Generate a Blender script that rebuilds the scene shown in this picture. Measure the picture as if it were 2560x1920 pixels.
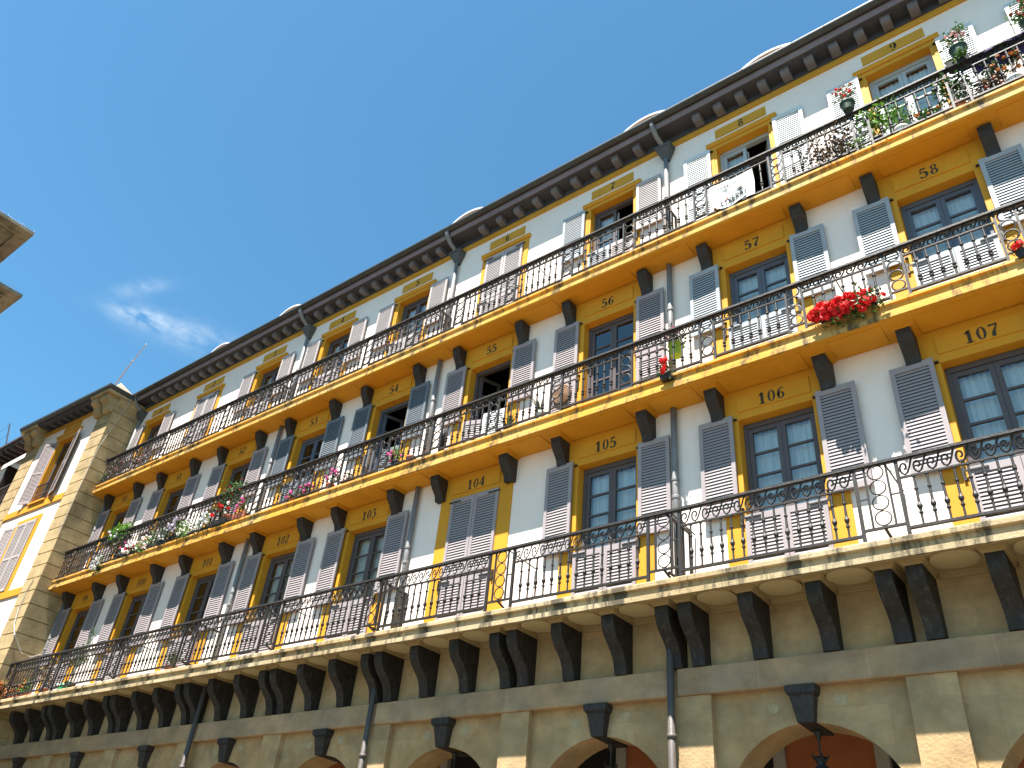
import bpy, math, random
from mathutils import Vector, Matrix
random.seed(7)
R = math.radians
for o in list(bpy.data.objects): bpy.data.objects.remove(o)
SC = bpy.context.scene
COL = SC.collection

# ------------------------------------------------------------------ camera
cam_d = bpy.data.cameras.new('camera'); cam = bpy.data.objects.new('camera', cam_d); COL.objects.link(cam)
RX = Vector((0.7872909, 0.6102728, 0.087978)); RY = Vector((-0.2921974, 0.4949258, -0.8183332)); RZ = Vector((-0.5429491, 0.6185593, 0.5679707))
m = Matrix((( RX[0], -RY[0], -RZ[0], 24.78923), (RX[1], -RY[1], -RZ[1], -10.31347), (RX[2], -RY[2], -RZ[2], 1.63754), (0, 0, 0, 1)))
cam.matrix_world = m
cam_d.sensor_width = 36.0; cam_d.sensor_fit = 'HORIZONTAL'; cam_d.lens = 2030.66 / 2560 * 36
cam_d.clip_start = 0.1; cam_d.clip_end = 3000
SC.camera = cam

# ------------------------------------------------------------------ light
SUN_EL, SUN_AZ = 68.4, 6.0          # azimuth measured from the facade normal towards +x
sx, sy, sz = math.sin(R(SUN_AZ)) * math.cos(R(SUN_EL)), -math.cos(R(SUN_AZ)) * math.cos(R(SUN_EL)), math.sin(R(SUN_EL))
sun_d = bpy.data.lights.new('sun', 'SUN'); sun_d.energy = 5.0; sun_d.angle = R(0.53); sun_d.color = (1.0, 0.95, 0.88)
sun = bpy.data.objects.new('sun', sun_d); COL.objects.link(sun)
sun.rotation_euler = Vector((-sx, -sy, -sz)).to_track_quat('-Z', 'Y').to_euler(); sun.location = (20, -30, 60)
W = bpy.data.worlds.new('World'); SC.world = W; W.use_nodes = True
nt = W.node_tree; nt.nodes.clear()
def N(tree, kind, **kw):
    n = tree.nodes.new(kind)
    for k, v in kw.items(): setattr(n, k, v)
    return n
out = N(nt, 'ShaderNodeOutputWorld'); bg = N(nt, 'ShaderNodeBackground'); sky = N(nt, 'ShaderNodeTexSky')
sky.sky_type = 'NISHITA'; sky.sun_disc = False; sky.sun_elevation = R(SUN_EL)
sky.sun_rotation = math.atan2(sx, sy)          # Blender measures from +Y towards +X
sky.air_density = 1.0; sky.dust_density = 0.5; sky.ozone_density = 2.0; sky.altitude = 20
bg.inputs['Strength'].default_value = 0.05
hsv = N(nt, 'ShaderNodeMixRGB', blend_type='MULTIPLY'); hsv.inputs['Fac'].default_value = 1.0; hsv.inputs['Color2'].default_value = (0.69, 1.21, 1.27, 1)
nt.links.new(sky.outputs[0], hsv.inputs['Color1'])
# a thin wisp of cloud in one part of the sky, by direction
geo = N(nt, 'ShaderNodeTexCoord')
C0 = Vector((-0.781, 0.301, 0.548)).normalized()
E1 = (Vector((-0.762, 0.358, 0.540)) - Vector((-0.797, 0.256, 0.548))).normalized(); E1 = (E1 - C0 * E1.dot(C0)).normalized(); E2 = C0.cross(E1)
def vdot(src, v):
    n = N(nt, 'ShaderNodeVectorMath', operation='DOT_PRODUCT'); nt.links.new(src, n.inputs[0]); n.inputs[1].default_value = v; return n.outputs['Value']
def mth(op, a, b=None, tree=None):
    tree = tree or nt
    n = N(tree, 'ShaderNodeMath', operation=op)
    for i, q in enumerate((a, b)):
        if q is None: continue
        if isinstance(q, (int, float)): n.inputs[i].default_value = q
        else: tree.links.new(q, n.inputs[i])
    return n.outputs[0]
gv = geo.outputs['Generated']
a_ = vdot(gv, E1); b_ = vdot(gv, E2); c_ = vdot(gv, C0)
def lobe(ca, cb, la, lb, amp, tilt=0.0):
    da = mth('SUBTRACT', a_, ca); db = mth('SUBTRACT', mth('SUBTRACT', b_, cb), mth('MULTIPLY', da, tilt))
    q = mth('ADD', mth('POWER', mth('ABSOLUTE', mth('DIVIDE', da, la)), 2.0), mth('POWER', mth('ABSOLUTE', mth('DIVIDE', db, lb)), 2.0))
    return mth('MULTIPLY', mth('POWER', 2.718, mth('MULTIPLY', q, -1.0)), amp)
mask = mth('ADD', mth('ADD', lobe(-0.034, 0.0105, 0.026, 0.0085, 1.0, -0.2), lobe(0.018, 0.007, 0.056, 0.015, 0.62, -0.12)), lobe(-0.044, -0.018, 0.024, 0.010, 0.40, -0.7))
mask = mth('MULTIPLY', mask, mth('GREATER_THAN', c_, 0.0))
cv = N(nt, 'ShaderNodeCombineXYZ'); nt.links.new(mth('MULTIPLY', a_, 26.0), cv.inputs[0]); nt.links.new(mth('MULTIPLY', b_, 44.0), cv.inputs[1]); nt.links.new(c_, cv.inputs[2])
cn = N(nt, 'ShaderNodeTexNoise'); cn.inputs['Scale'].default_value = 1.0; cn.inputs['Detail'].default_value = 7; cn.inputs['Roughness'].default_value = 0.6; cn.inputs['Distortion'].default_value = 0.25
nt.links.new(cv.outputs[0], cn.inputs['Vector'])
cr = N(nt, 'ShaderNodeMapRange'); cr.inputs['From Min'].default_value = 0.34; cr.inputs['From Max'].default_value = 0.78
nt.links.new(cn.outputs['Fac'], cr.inputs['Value'])
cf = mth('MULTIPLY', mth('MULTIPLY', cr.outputs[0], mask), 0.9)
cmix = N(nt, 'ShaderNodeMixRGB'); cmix.inputs['Color2'].default_value = (6.2, 6.9, 7.4, 1)
nt.links.new(cf, cmix.inputs['Fac']); nt.links.new(hsv.outputs[0], cmix.inputs['Color1'])
nt.links.new(cmix.outputs[0], bg.inputs['Color']); nt.links.new(bg.outputs[0], out.inputs['Surface'])
SC.view_settings.view_transform = 'Standard'; SC.view_settings.look = 'None'; SC.view_settings.gamma = 1.0
SC.view_settings.exposure = 1.86; SC.view_settings.use_curve_mapping = False
SC.cycles.max_bounces = 8; SC.cycles.transparent_max_bounces = 12; SC.cycles.sample_clamp_indirect = 6

# ------------------------------------------------------------------ materials
def mat(name, base, rough=0.8, var=0.12, vscale=1.5, bump=0.0, bscale=40, dark=None, dscale=(1, 1, 1), dlo=0.55, dhi=0.72, damt=0.8, spec=0.3, blocks=None, metallic=0.0, second=None):
    """procedural paint/stone: large colour drift, optional stains (dark) and bump; blocks=(w,h,line colour) adds masonry joints"""
    M = bpy.data.materials.new(name); M.use_nodes = True; t = M.node_tree; L = t.links
    p = t.nodes['Principled BSDF']; p.inputs['Roughness'].default_value = rough; p.inputs['Specular IOR Level'].default_value = spec; p.inputs['Metallic'].default_value = metallic
    g = N(t, 'ShaderNodeNewGeometry'); pos = g.outputs['Position']
    n1 = N(t, 'ShaderNodeTexNoise'); n1.inputs['Scale'].default_value = vscale; n1.inputs['Detail'].default_value = 6; n1.inputs['Roughness'].default_value = 0.65
    L.new(pos, n1.inputs['Vector'])
    mr = N(t, 'ShaderNodeMapRange'); mr.inputs['From Min'].default_value = 0.3; mr.inputs['From Max'].default_value = 0.7
    mr.inputs['To Min'].default_value = 1 - var; mr.inputs['To Max'].default_value = 1 + var
    L.new(n1.outputs['Fac'], mr.inputs['Value'])
    col = None
    if second:
        n3 = N(t, 'ShaderNodeTexNoise'); n3.inputs['Scale'].default_value = vscale * 0.45; n3.inputs['Detail'].default_value = 4; L.new(pos, n3.inputs['Vector'])
        mm = N(t, 'ShaderNodeMapRange'); mm.inputs['From Min'].default_value = 0.4; mm.inputs['From Max'].default_value = 0.62; L.new(n3.outputs['Fac'], mm.inputs['Value'])
        mx0 = N(t, 'ShaderNodeMixRGB'); mx0.inputs['Color1'].default_value = (*base, 1); mx0.inputs['Color2'].default_value = (*second, 1); L.new(mm.outputs[0], mx0.inputs['Fac'])
        col = mx0.outputs[0]
    sc = N(t, 'ShaderNodeVectorMath', operation='SCALE')
    if col is None: sc.inputs[0].default_value = base
    else: L.new(col, sc.inputs[0])
    L.new(mr.outputs[0], sc.inputs['Scale']); col = sc.outputs['Vector']
    if blocks:
        bw, bh, lc = blocks
        mp = N(t, 'ShaderNodeSeparateXYZ'); L.new(pos, mp.inputs[0])
        cb = N(t, 'ShaderNodeCombineXYZ'); L.new(mp.outputs[0], cb.inputs[0]); L.new(mp.outputs[2], cb.inputs[1])
        br = N(t, 'ShaderNodeTexBrick'); br.inputs['Scale'].default_value = 1; br.inputs['Brick Width'].default_value = bw; br.inputs['Row Height'].default_value = bh
        br.inputs['Mortar Size'].default_value = 0.006; br.inputs['Mortar Smooth'].default_value = 0.5
        br.inputs['Color1'].default_value = (0.93, 0.92, 0.91, 1); br.inputs['Color2'].default_value = (1.05, 1.04, 1.03, 1); br.inputs['Mortar'].default_value = (*lc, 1)
        L.new(cb.outputs[0], br.inputs['Vector'])
        mb = N(t, 'ShaderNodeMixRGB', blend_type='MULTIPLY'); mb.inputs['Fac'].default_value = 1
        L.new(col, mb.inputs['Color1']); L.new(br.outputs['Color'], mb.inputs['Color2']); col = mb.outputs[0]
    if dark:
        ms = N(t, 'ShaderNodeMapping'); ms.inputs['Scale'].default_value = dscale; L.new(pos, ms.inputs['Vector'])
        n2 = N(t, 'ShaderNodeTexNoise'); n2.inputs['Scale'].default_value = 1; n2.inputs['Detail'].default_value = 5; n2.inputs['Roughness'].default_value = 0.7
        L.new(ms.outputs[0], n2.inputs['Vector'])
        md = N(t, 'ShaderNodeMapRange'); md.inputs['From Min'].default_value = dlo; md.inputs['From Max'].default_value = dhi; md.inputs['To Max'].default_value = damt
        L.new(n2.outputs['Fac'], md.inputs['Value'])
        mx = N(t, 'ShaderNodeMixRGB'); L.new(md.outputs[0], mx.inputs['Fac']); L.new(col, mx.inputs['Color1']); mx.inputs['Color2'].default_value = (*dark, 1); col = mx.outputs[0]
    L.new(col, p.inputs['Base Color'])
    if bump:
        nb = N(t, 'ShaderNodeTexNoise'); nb.inputs['Scale'].default_value = bscale; nb.inputs['Detail'].default_value = 5; L.new(pos, nb.inputs['Vector'])
        b = N(t, 'ShaderNodeBump'); b.inputs['Strength'].default_value = bump; b.inputs['Distance'].default_value = 0.02; L.new(nb.outputs['Fac'], b.inputs['Height']); L.new(b.outputs[0], p.inputs['Normal'])
    return M
YEL = (0.63, 0.287, 0.018)
M_white = mat('white_plaster', (0.87, 0.745, 0.66), 0.9, 0.05, 0.8, 0.15, 60, dark=(0.50, 0.49, 0.46), dscale=(6, 6, 0.7), dlo=0.58, dhi=0.8, damt=0.45)
M_yellow = mat('yellow_paint', YEL, 0.7, 0.09, 1.3, 0.12, 45, dark=(0.42, 0.21, 0.03), dscale=(3, 3, 2), dlo=0.6, dhi=0.85, damt=0.5, second=(0.62, 0.275, 0.016))
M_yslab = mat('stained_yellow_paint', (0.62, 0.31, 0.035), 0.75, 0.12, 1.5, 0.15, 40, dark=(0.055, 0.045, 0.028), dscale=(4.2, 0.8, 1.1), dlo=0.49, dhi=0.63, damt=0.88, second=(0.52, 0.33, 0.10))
M_ystain = mat('yellow_frieze_paint', (0.60, 0.29, 0.03), 0.75, 0.10, 2.0, 0.1, 40, dark=(0.34, 0.18, 0.05), dscale=(5, 5, 5), dlo=0.52, dhi=0.8, damt=0.6)
M_plaque = mat('yellow_plaque_paint', (0.60, 0.295, 0.030), 0.75, 0.09, 2.0, 0.1, 40)
M_stone = mat('sandstone_ashlar', (0.40, 0.258, 0.122), 0.9, 0.26, 2.4, 0.4, 26, dark=(0.19, 0.14, 0.075), dscale=(1.1, 1.1, 2.2), dlo=0.5, dhi=0.75, damt=0.55, blocks=(1.13, 0.62, (0.9, 0.88, 0.84)), second=(0.415, 0.29, 0.155))
M_band = mat('sandstone_band', (0.385, 0.258, 0.142), 0.9, 0.26, 2.2, 0.35, 30, dark=(0.21, 0.15, 0.10), dscale=(0.9, 0.9, 2.5), dlo=0.45, dhi=0.72, damt=0.6, blocks=(1.37, 3.0, (1.25, 1.22, 1.18)), second=(0.33, 0.235, 0.15))
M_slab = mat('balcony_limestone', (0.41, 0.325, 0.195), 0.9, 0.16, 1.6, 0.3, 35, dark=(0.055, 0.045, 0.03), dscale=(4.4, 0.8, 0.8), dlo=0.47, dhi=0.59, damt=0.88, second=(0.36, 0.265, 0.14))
M_soffit = mat('cream_soffit', (0.40, 0.30, 0.15), 0.9, 0.07, 1.4, 0.15, 40)
M_disc = mat('pale_soffit_disc', (0.47, 0.37, 0.20), 0.9, 0.07, 1.4, 0.1, 40)
M_quoin = mat('quoin_sandstone', (0.385, 0.285, 0.145), 0.9, 0.28, 2.6, 0.35, 30, dark=(0.20, 0.145, 0.06), dscale=(2, 2, 2), dlo=0.5, dhi=0.8, damt=0.5)
M_bracket = mat('dark_painted_bracket', (0.021, 0.0165, 0.0135), 0.62, 0.5, 6, 0.5, 22, dark=(0.085, 0.078, 0.07), dscale=(16, 16, 5), dlo=0.53, dhi=0.76, damt=0.75, spec=0.35)
M_bracket2 = mat('dark_grey_bracket', (0.034, 0.027, 0.023), 0.6, 0.3, 6, 0.3, 25, dark=(0.10, 0.097, 0.093), dscale=(10, 10, 4), dlo=0.56, dhi=0.78, damt=0.6, spec=0.3)
M_iron2 = mat('grey_wrought_iron', (0.027, 0.024, 0.023), 0.55, 0.3, 9, 0.2, 60, spec=0.3)
M_iron = mat('wrought_iron', (0.019, 0.0165, 0.015), 0.55, 0.3, 9, 0.2, 60, dark=(0.07, 0.032, 0.02), dscale=(3, 3, 9), dlo=0.60, dhi=0.74, damt=0.6, spec=0.4)
M_handrail = mat('weathered_handrail', (0.034, 0.030, 0.028), 0.55, 0.35, 6, 0.4, 60, dark=(0.09, 0.08, 0.075), dscale=(2, 9, 9), dlo=0.55, dhi=0.75, damt=0.7)
M_mauve = mat('mauve_shutter_paint', (0.315, 0.27, 0.27), 0.6, 0.07, 3, 0.1, 50)
M_mauvel = mat('pale_mauve_shutter_paint', (0.40, 0.355, 0.345), 0.6, 0.07, 3, 0.1, 50)
M_blue = mat('blue_grey_shutter_paint', (0.145, 0.165, 0.185), 0.6, 0.07, 3, 0.1, 50)
M_pale = mat('pale_blue_shutter_paint', (0.335, 0.355, 0.37), 0.6, 0.06, 3, 0.1, 50)
M_palew = mat('blue_white_shutter_paint', (0.58, 0.60, 0.60), 0.6, 0.06, 3, 0.1, 50)
M_fmauve = mat('dark_mauve_frame_paint', (0.10, 0.082, 0.082), 0.5, 0.08, 3)
M_fblue = mat('dark_blue_frame_paint', (0.10, 0.115, 0.145), 0.5, 0.08, 3)
M_fpale = mat('pale_frame_paint', (0.40, 0.44, 0.46), 0.5, 0.06, 3)
M_gap = mat('slat_gap_shade', (0.055, 0.05, 0.055), 0.9, 0.1, 3)  # dark colour standing in for the shade seen between the slats
M_corbel = mat('mauve_grey_corbel_paint', (0.15, 0.142, 0.158), 0.7, 0.12, 4, 0.2, 40)
M_eave = mat('grey_eaves_paint', (0.058, 0.060, 0.074), 0.7, 0.15, 3, 0.2, 40, dark=(0.05, 0.047, 0.05), dscale=(3, 3, 3), dlo=0.5, dhi=0.75, damt=0.5)
M_fascia = mat('mauve_fascia_paint', (0.21, 0.185, 0.215), 0.65, 0.14, 3, 0.2, 40)
M_gutter = mat('zinc_gutter', (0.048, 0.049, 0.044), 0.5, 0.25, 3, 0.1, 30, spec=0.4)
M_pipe = mat('painted_downpipe', (0.20, 0.195, 0.19), 0.5, 0.16, 3, 0.1, 30, dark=(0.13, 0.12, 0.13), dscale=(4, 4, 1.2), dlo=0.5, dhi=0.7, damt=0.5)
M_pipelow = mat('dark_lower_pipe', (0.10, 0.085, 0.076), 0.5, 0.16, 3, 0.1, 30)
M_hopper = mat('lead_grey_hopper', (0.085, 0.085, 0.086), 0.6, 0.2, 6, 0.2, 30)
M_roof = mat('terracotta_roof', (0.24, 0.12, 0.075), 0.9, 0.25, 4, 0.4, 20)
M_zinc = mat('pale_zinc', (0.55, 0.56, 0.56), 0.5, 0.1, 4)
M_slate = mat('grey_dormer_cladding', (0.12, 0.115, 0.11), 0.7, 0.2, 5)
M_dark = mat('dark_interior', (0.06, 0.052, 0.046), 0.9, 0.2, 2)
M_curtain = mat('white_curtain', (0.80, 0.80, 0.78), 0.9, 0.05, 2, dark=(0.50, 0.52, 0.54), dscale=(26, 26, 0.4), dlo=0.45, dhi=0.6, damt=0.6)
M_num = mat('number_paint', (0.055, 0.048, 0.035), 0.8, 0.25, 25)
M_patch = mat('pale_mortar_patch', (0.385, 0.305, 0.175), 0.9, 0.2, 9)
M_grnd = mat('plaza_paving', (0.135, 0.115, 0.083), 0.9, 0.08, 0.5, blocks=(0.8, 0.4, (0.7, 0.7, 0.7)))
M_orange = mat('orange_render', (0.50, 0.17, 0.065), 0.85, 0.1, 2, 0.1, 30)
M_palestone = mat('pale_stone_jamb', (0.50, 0.47, 0.40), 0.85, 0.1, 3)
M_terra = mat('terracotta_pot', (0.40, 0.13, 0.07), 0.8, 0.15, 8)
M_potg = mat('lime_plastic_pot', (0.30, 0.48, 0.05), 0.45, 0.05, 5)
M_potd = mat('dark_green_pot', (0.03, 0.06, 0.035), 0.5, 0.1, 5)
M_potw = mat('white_pot', (0.7, 0.7, 0.68), 0.5, 0.05, 5)
M_potk = mat('black_plastic_planter', (0.025, 0.024, 0.024), 0.5, 0.1, 5)
M_can = mat('green_plastic_can', (0.02, 0.30, 0.10), 0.35, 0.05, 5, spec=0.5)
M_cloth = mat('white_banner_cloth', (0.80, 0.80, 0.79), 0.9, 0.04, 3)
M_ink = mat('black_banner_ink', (0.03, 0.03, 0.03), 0.9, 0.1, 10)
M_inkg = mat('grey_banner_ink', (0.10, 0.10, 0.105), 0.9, 0.1, 10)
M_inkr = mat('red_banner_ink', (0.55, 0.06, 0.05), 0.9, 0.1, 10)
M_wick = mat('brown_wicker', (0.25, 0.15, 0.09), 0.9, 0.3, 30, 0.5, 60)
M_cable = mat('grey_cable', (0.42, 0.40, 0.36), 0.6, 0.1, 5)
M_brown = mat('brown_timber', (0.05, 0.032, 0.026), 0.8, 0.2, 5)
M_awn = mat('white_awning_cloth', (0.75, 0.74, 0.72), 0.9, 0.06, 3)
M_steel = mat('galvanised_steel', (0.45, 0.46, 0.47), 0.4, 0.1, 6, metallic=0.6)
M_cornice = mat('weathered_cornice_stone', (0.30, 0.25, 0.17), 0.95, 0.2, 1.6, 0.4, 25, dark=(0.11, 0.095, 0.07), dscale=(2.2, 2.2, 2.2), dlo=0.46, dhi=0.66, damt=0.8)
M_purple = mat('purple_blanket', (0.05, 0.035, 0.12), 0.9, 0.1, 5)

def leafmat(name, c1, c2, trans=0.25):
    M = bpy.data.materials.new(name); M.use_nodes = True; t = M.node_tree; L = t.links
    p = t.nodes['Principled BSDF']; p.inputs['Roughness'].default_value = 0.55; p.inputs['Specular IOR Level'].default_value = 0.3
    g = N(t, 'ShaderNodeNewGeometry')
    mx = N(t, 'ShaderNodeMixRGB'); mx.inputs['Color1'].default_value = (*c1, 1); mx.inputs['Color2'].default_value = (*c2, 1)
    L.new(g.outputs['Random Per Island'], mx.inputs['Fac']); L.new(mx.outputs[0], p.inputs['Base Color'])
    tr = N(t, 'ShaderNodeBsdfTranslucent'); L.new(mx.outputs[0], tr.inputs['Color'])
    ms = N(t, 'ShaderNodeMixShader'); ms.inputs['Fac'].default_value = trans
    L.new(p.outputs[0], ms.inputs[1]); L.new(tr.outputs[0], ms.inputs[2]); L.new(ms.outputs[0], t.nodes['Material Output'].inputs['Surface'])
    return M
LF = dict(green=leafmat('green_leaves', (0.03, 0.08, 0.015), (0.09, 0.17, 0.035)), bright=leafmat('bright_green_leaves', (0.08, 0.20, 0.02), (0.17, 0.33, 0.04)),
          dark=leafmat('dark_leaves', (0.015, 0.04, 0.012), (0.05, 0.09, 0.03)), grey=leafmat('grey_green_leaves', (0.08, 0.12, 0.06), (0.18, 0.22, 0.12)),
          brown=leafmat('reddish_brown_leaves', (0.05, 0.03, 0.02), (0.14, 0.09, 0.05)), purple=leafmat('dark_purple_leaves', (0.03, 0.008, 0.018), (0.09, 0.02, 0.04)),
          dry=leafmat('dry_tan_leaves', (0.22, 0.15, 0.07), (0.36, 0.28, 0.13)))
FL = dict(red=leafmat('red_petals', (0.62, 0.01, 0.012), (0.85, 0.03, 0.03), 0.15), white=leafmat('white_petals', (0.7, 0.68, 0.66), (0.85, 0.83, 0.82), 0.2),
          pink=leafmat('pink_petals', (0.62, 0.05, 0.30), (0.80, 0.16, 0.45), 0.2), pale=leafmat('pale_pink_petals', (0.65, 0.35, 0.36), (0.75, 0.5, 0.5), 0.2),
          orange=leafmat('orange_petals', (0.50, 0.14, 0.03), (0.65, 0.25, 0.06), 0.2), lilac=leafmat('lilac_petals', (0.55, 0.48, 0.62), (0.72, 0.66, 0.76), 0.2), rust=leafmat('rust_red_petals', (0.32, 0.05, 0.03), (0.45, 0.12, 0.06), 0.2))

M_glass = bpy.data.materials.new('window_glass'); M_glass.use_nodes = True
t = M_glass.node_tree; t.nodes.clear(); o_ = N(t, 'ShaderNodeOutputMaterial'); ms = N(t, 'ShaderNodeMixShader'); tr = N(t, 'ShaderNodeBsdfTransparent'); gl = N(t, 'ShaderNodeBsdfGlossy')
gl.inputs['Roughness'].default_value = 0.015; gl.inputs['Color'].default_value = (0.92, 0.88, 0.84, 1); tr.inputs['Color'].default_value = (0.86, 0.90, 0.90, 1)
fr = N(t, 'ShaderNodeFresnel'); fr.inputs['IOR'].default_value = 1.52
fm = mth('MINIMUM', mth('ADD', mth('MULTIPLY', fr.outputs[0], 2.2), 0.10, t), 0.9, t) if False else None
f1 = N(t, 'ShaderNodeMath', operation='MULTIPLY_ADD'); t.links.new(fr.outputs[0], f1.inputs[0]); f1.inputs[1].default_value = 1.4; f1.inputs[2].default_value = 0.06
gn = N(t, 'ShaderNodeNewGeometry'); nn = N(t, 'ShaderNodeTexNoise'); nn.inputs['Scale'].default_value = 1.6; t.links.new(gn.outputs['Position'], nn.inputs['Vector'])
bp = N(t, 'ShaderNodeBump'); bp.inputs['Strength'].default_value = 0.15; bp.inputs['Distance'].default_value = 0.02; t.links.new(nn.outputs['Fac'], bp.inputs['Height']); t.links.new(bp.outputs[0], gl.inputs['Normal'])
t.links.new(f1.outputs[0], ms.inputs['Fac']); t.links.new(tr.outputs[0], ms.inputs[1]); t.links.new(gl.outputs[0], ms.inputs[2]); t.links.new(ms.outputs[0], o_.inputs['Surface'])

# ------------------------------------------------------------------ mesh helpers
class MB:
    def __init__(s, f=None): s.v = []; s.q = []; s.f = f
    def add(s, vs, fs):
        b = len(s.v); s.v += [s.f(p) if s.f else tuple(p) for p in vs]; s.q += [tuple(b + i for i in f) for f in fs]
    def box(s, x0, x1, y0, y1, z0, z1):
        s.add([(x0,y0,z0),(x1,y0,z0),(x1,y1,z0),(x0,y1,z0),(x0,y0,z1),(x1,y0,z1),(x1,y1,z1),(x0,y1,z1)],
              [(0,3,2,1),(4,5,6,7),(0,1,5,4),(1,2,6,5),(2,3,7,6),(3,0,4,7)])
    def prism_x(s, prof, x0, x1):          # prof = [(y,z)...]
        n = len(prof); s.add([(x0,y,z) for y,z in prof] + [(x1,y,z) for y,z in prof],
              [tuple(range(n-1,-1,-1)), tuple(range(n,2*n))] + [(i,(i+1)%n,n+(i+1)%n,n+i) for i in range(n)])
    def prism_y(s, prof, y0, y1):          # prof = [(x,z)...]
        n = len(prof); s.add([(x,y0,z) for x,z in prof] + [(x,y1,z) for x,z in prof],
              [tuple(range(n)), tuple(range(2*n-1,n-1,-1))] + [(i,n+i,n+(i+1)%n,(i+1)%n) for i in range(n)])
    def prism_z(s, prof, z0, z1):          # prof = [(x,y)...]
        n = len(prof); s.add([(x,y,z0) for x,y in prof] + [(x,y,z1) for x,y in prof],
              [tuple(range(n-1,-1,-1)), tuple(range(n,2*n))] + [(i,(i+1)%n,n+(i+1)%n,n+i) for i in range(n)])
    def lathe(s, cx, cy, prof, n=10):      # prof = [(r,z)...]
        vs = []; fs = []
        for r, z in prof:
            for i in range(n): a = 2*math.pi*i/n; vs.append((cx+r*math.cos(a), cy+r*math.sin(a), z))
        for k in range(len(prof)-1):
            for i in range(n): fs.append((k*n+i, k*n+(i+1)%n, (k+1)*n+(i+1)%n, (k+1)*n+i))
        fs.append(tuple(range(n-1,-1,-1))); fs.append(tuple((len(prof)-1)*n+i for i in range(n)))
        s.add(vs, fs)
    def tube(s, pts, r, n=6, closed=False):
        pts = [Vector(p) for p in pts]; vs = []; fs = []; m_ = len(pts)
        for i, p in enumerate(pts):
            a = pts[(i-1) % m_] if (closed or i > 0) else p; b = pts[(i+1) % m_] if (closed or i < m_-1) else p
            d = (b-a).normalized(); u = d.cross(Vector((0,1,0)))
            if u.length < 0.1: u = d.cross(Vector((1,0,0)))
            u.normalize(); w = d.cross(u); rr = r[i] if isinstance(r, (list, tuple)) else r
            for k in range(n): an = 2*math.pi*k/n; q = p + u*rr*math.cos(an) + w*rr*math.sin(an); vs.append(tuple(q))
        for i in range(m_ if closed else m_-1):
            j = (i+1) % m_
            for k in range(n): fs.append((i*n+k, i*n+(k+1)%n, j*n+(k+1)%n, j*n+k))
        if not closed: fs.append(tuple(range(n-1,-1,-1))); fs.append(tuple((m_-1)*n+k for k in range(n)))
        s.add(vs, fs)
    def ring(s, cx, y, cz, r, t, n=22):
        s.tube([(cx+r*math.cos(2*math.pi*i/n), y, cz+r*math.sin(2*math.pi*i/n)) for i in range(n)], t, 5, True)
    def ribbon(s, pts, y, ox, oz, k, samples=6):   # pts=[(x,z,w)] flat stroke of varying width on the plane y
        P = pts; out_ = []
        if len(P) == 2: out_ = [P[0], P[1]]
        else:
            for i in range(len(P)-1):
                p0 = P[max(i-1,0)]; p1 = P[i]; p2 = P[i+1]; p3 = P[min(i+2,len(P)-1)]
                for j in range(samples):
                    u = j/samples; out_.append(tuple(0.5*((2*p1[c])+(-p0[c]+p2[c])*u+(2*p0[c]-5*p1[c]+4*p2[c]-p3[c])*u*u+(-p0[c]+3*p1[c]-3*p2[c]+p3[c])*u**3) for c in range(3)))
            out_.append(P[-1])
        vs = []
        for i, p in enumerate(out_):
            a = out_[max(i-1,0)]; b = out_[min(i+1,len(out_)-1)]; dx, dz = b[0]-a[0], b[1]-a[1]; l = math.hypot(dx,dz) or 1
            nx, nz = -dz/l*p[2]/2, dx/l*p[2]/2
            vs.append((ox+(p[0]+nx)*k, y, oz+(p[1]+nz)*k)); vs.append((ox+(p[0]-nx)*k, y, oz+(p[1]-nz)*k))
        s.add(vs, [(2*i,2*i+1,2*i+3,2*i+2) for i in range(len(out_)-1)])
    def oval(s, y, ox, oz, k, cx, cz, rx, rz, ix, iz, n=20):
        vs = []
        for i in range(n):
            a = 2*math.pi*i/n; c, d = math.cos(a), math.sin(a)
            vs += [(ox+(cx+rx*c)*k, y, oz+(cz+rz*d)*k), (ox+(cx+ix*c)*k, y, oz+(cz+iz*d)*k)]
        s.add(vs, [(2*i,2*((i+1)%n),2*((i+1)%n)+1,2*i+1) for i in range(n)])
    def build(s, name, material, parent=None, smooth=False):
        me = bpy.data.meshes.new(name); me.from_pydata(s.v, [], s.q); me.update()
        if smooth:
            for p in me.polygons: p.use_smooth = True
        me.materials.append(material)
        return link(bpy.data.objects.new(name, me), parent)
def link(o, parent=None):
    if o.name not in COL.objects: COL.objects.link(o)
    if parent is not None:
        o.parent = parent
        if parent.type == 'EMPTY': o.matrix_parent_inverse = Matrix.Translation(-Vector(parent.location))
    return o
def tag(o, label=None, cat=None, group=None, kind=None):
    if label: o['label'] = label
    if cat: o['category'] = cat
    if group: o['group'] = group
    if kind: o['kind'] = kind
    return o
def thing(name, label, cat, loc, group=None):
    o = bpy.data.objects.new(name, None); o.location = loc; o.empty_display_size = 0.3; COL.objects.link(o); return tag(o, label, cat, group)

# ------------------------------------------------------------------ the facade grid
XK = [0.0, 3.082, 6.190, 9.201, 12.109, 15.101, 18.059, 21.060, 24.0, 26.95]
NB = len(XK)
MID = [-1.54] + [(XK[i]+XK[i+1])/2 for i in range(NB-1)] + [28.45]     # MID[k] left of bay k, MID[k+1] right of it
XL, XR = -1.37, 31.0
OH = {1: 0.585, 2: 0.562, 3: 0.540}            # opening half widths
OZ = {1: (6.0, 8.69), 2: (9.56, 11.91), 3: (12.83, 15.17)}
SH = {1: (7.08, 8.76), 2: (10.59, 12.005), 3: (13.83, 15.185)}         # upper shutter leaves
LS = {1: (6.07, 7.05), 2: (9.63, 10.545), 3: (12.88, 13.80)}           # lower shutter leaves
CX = {1: 0.04, 2: 0.0, 3: 0.0}

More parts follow.
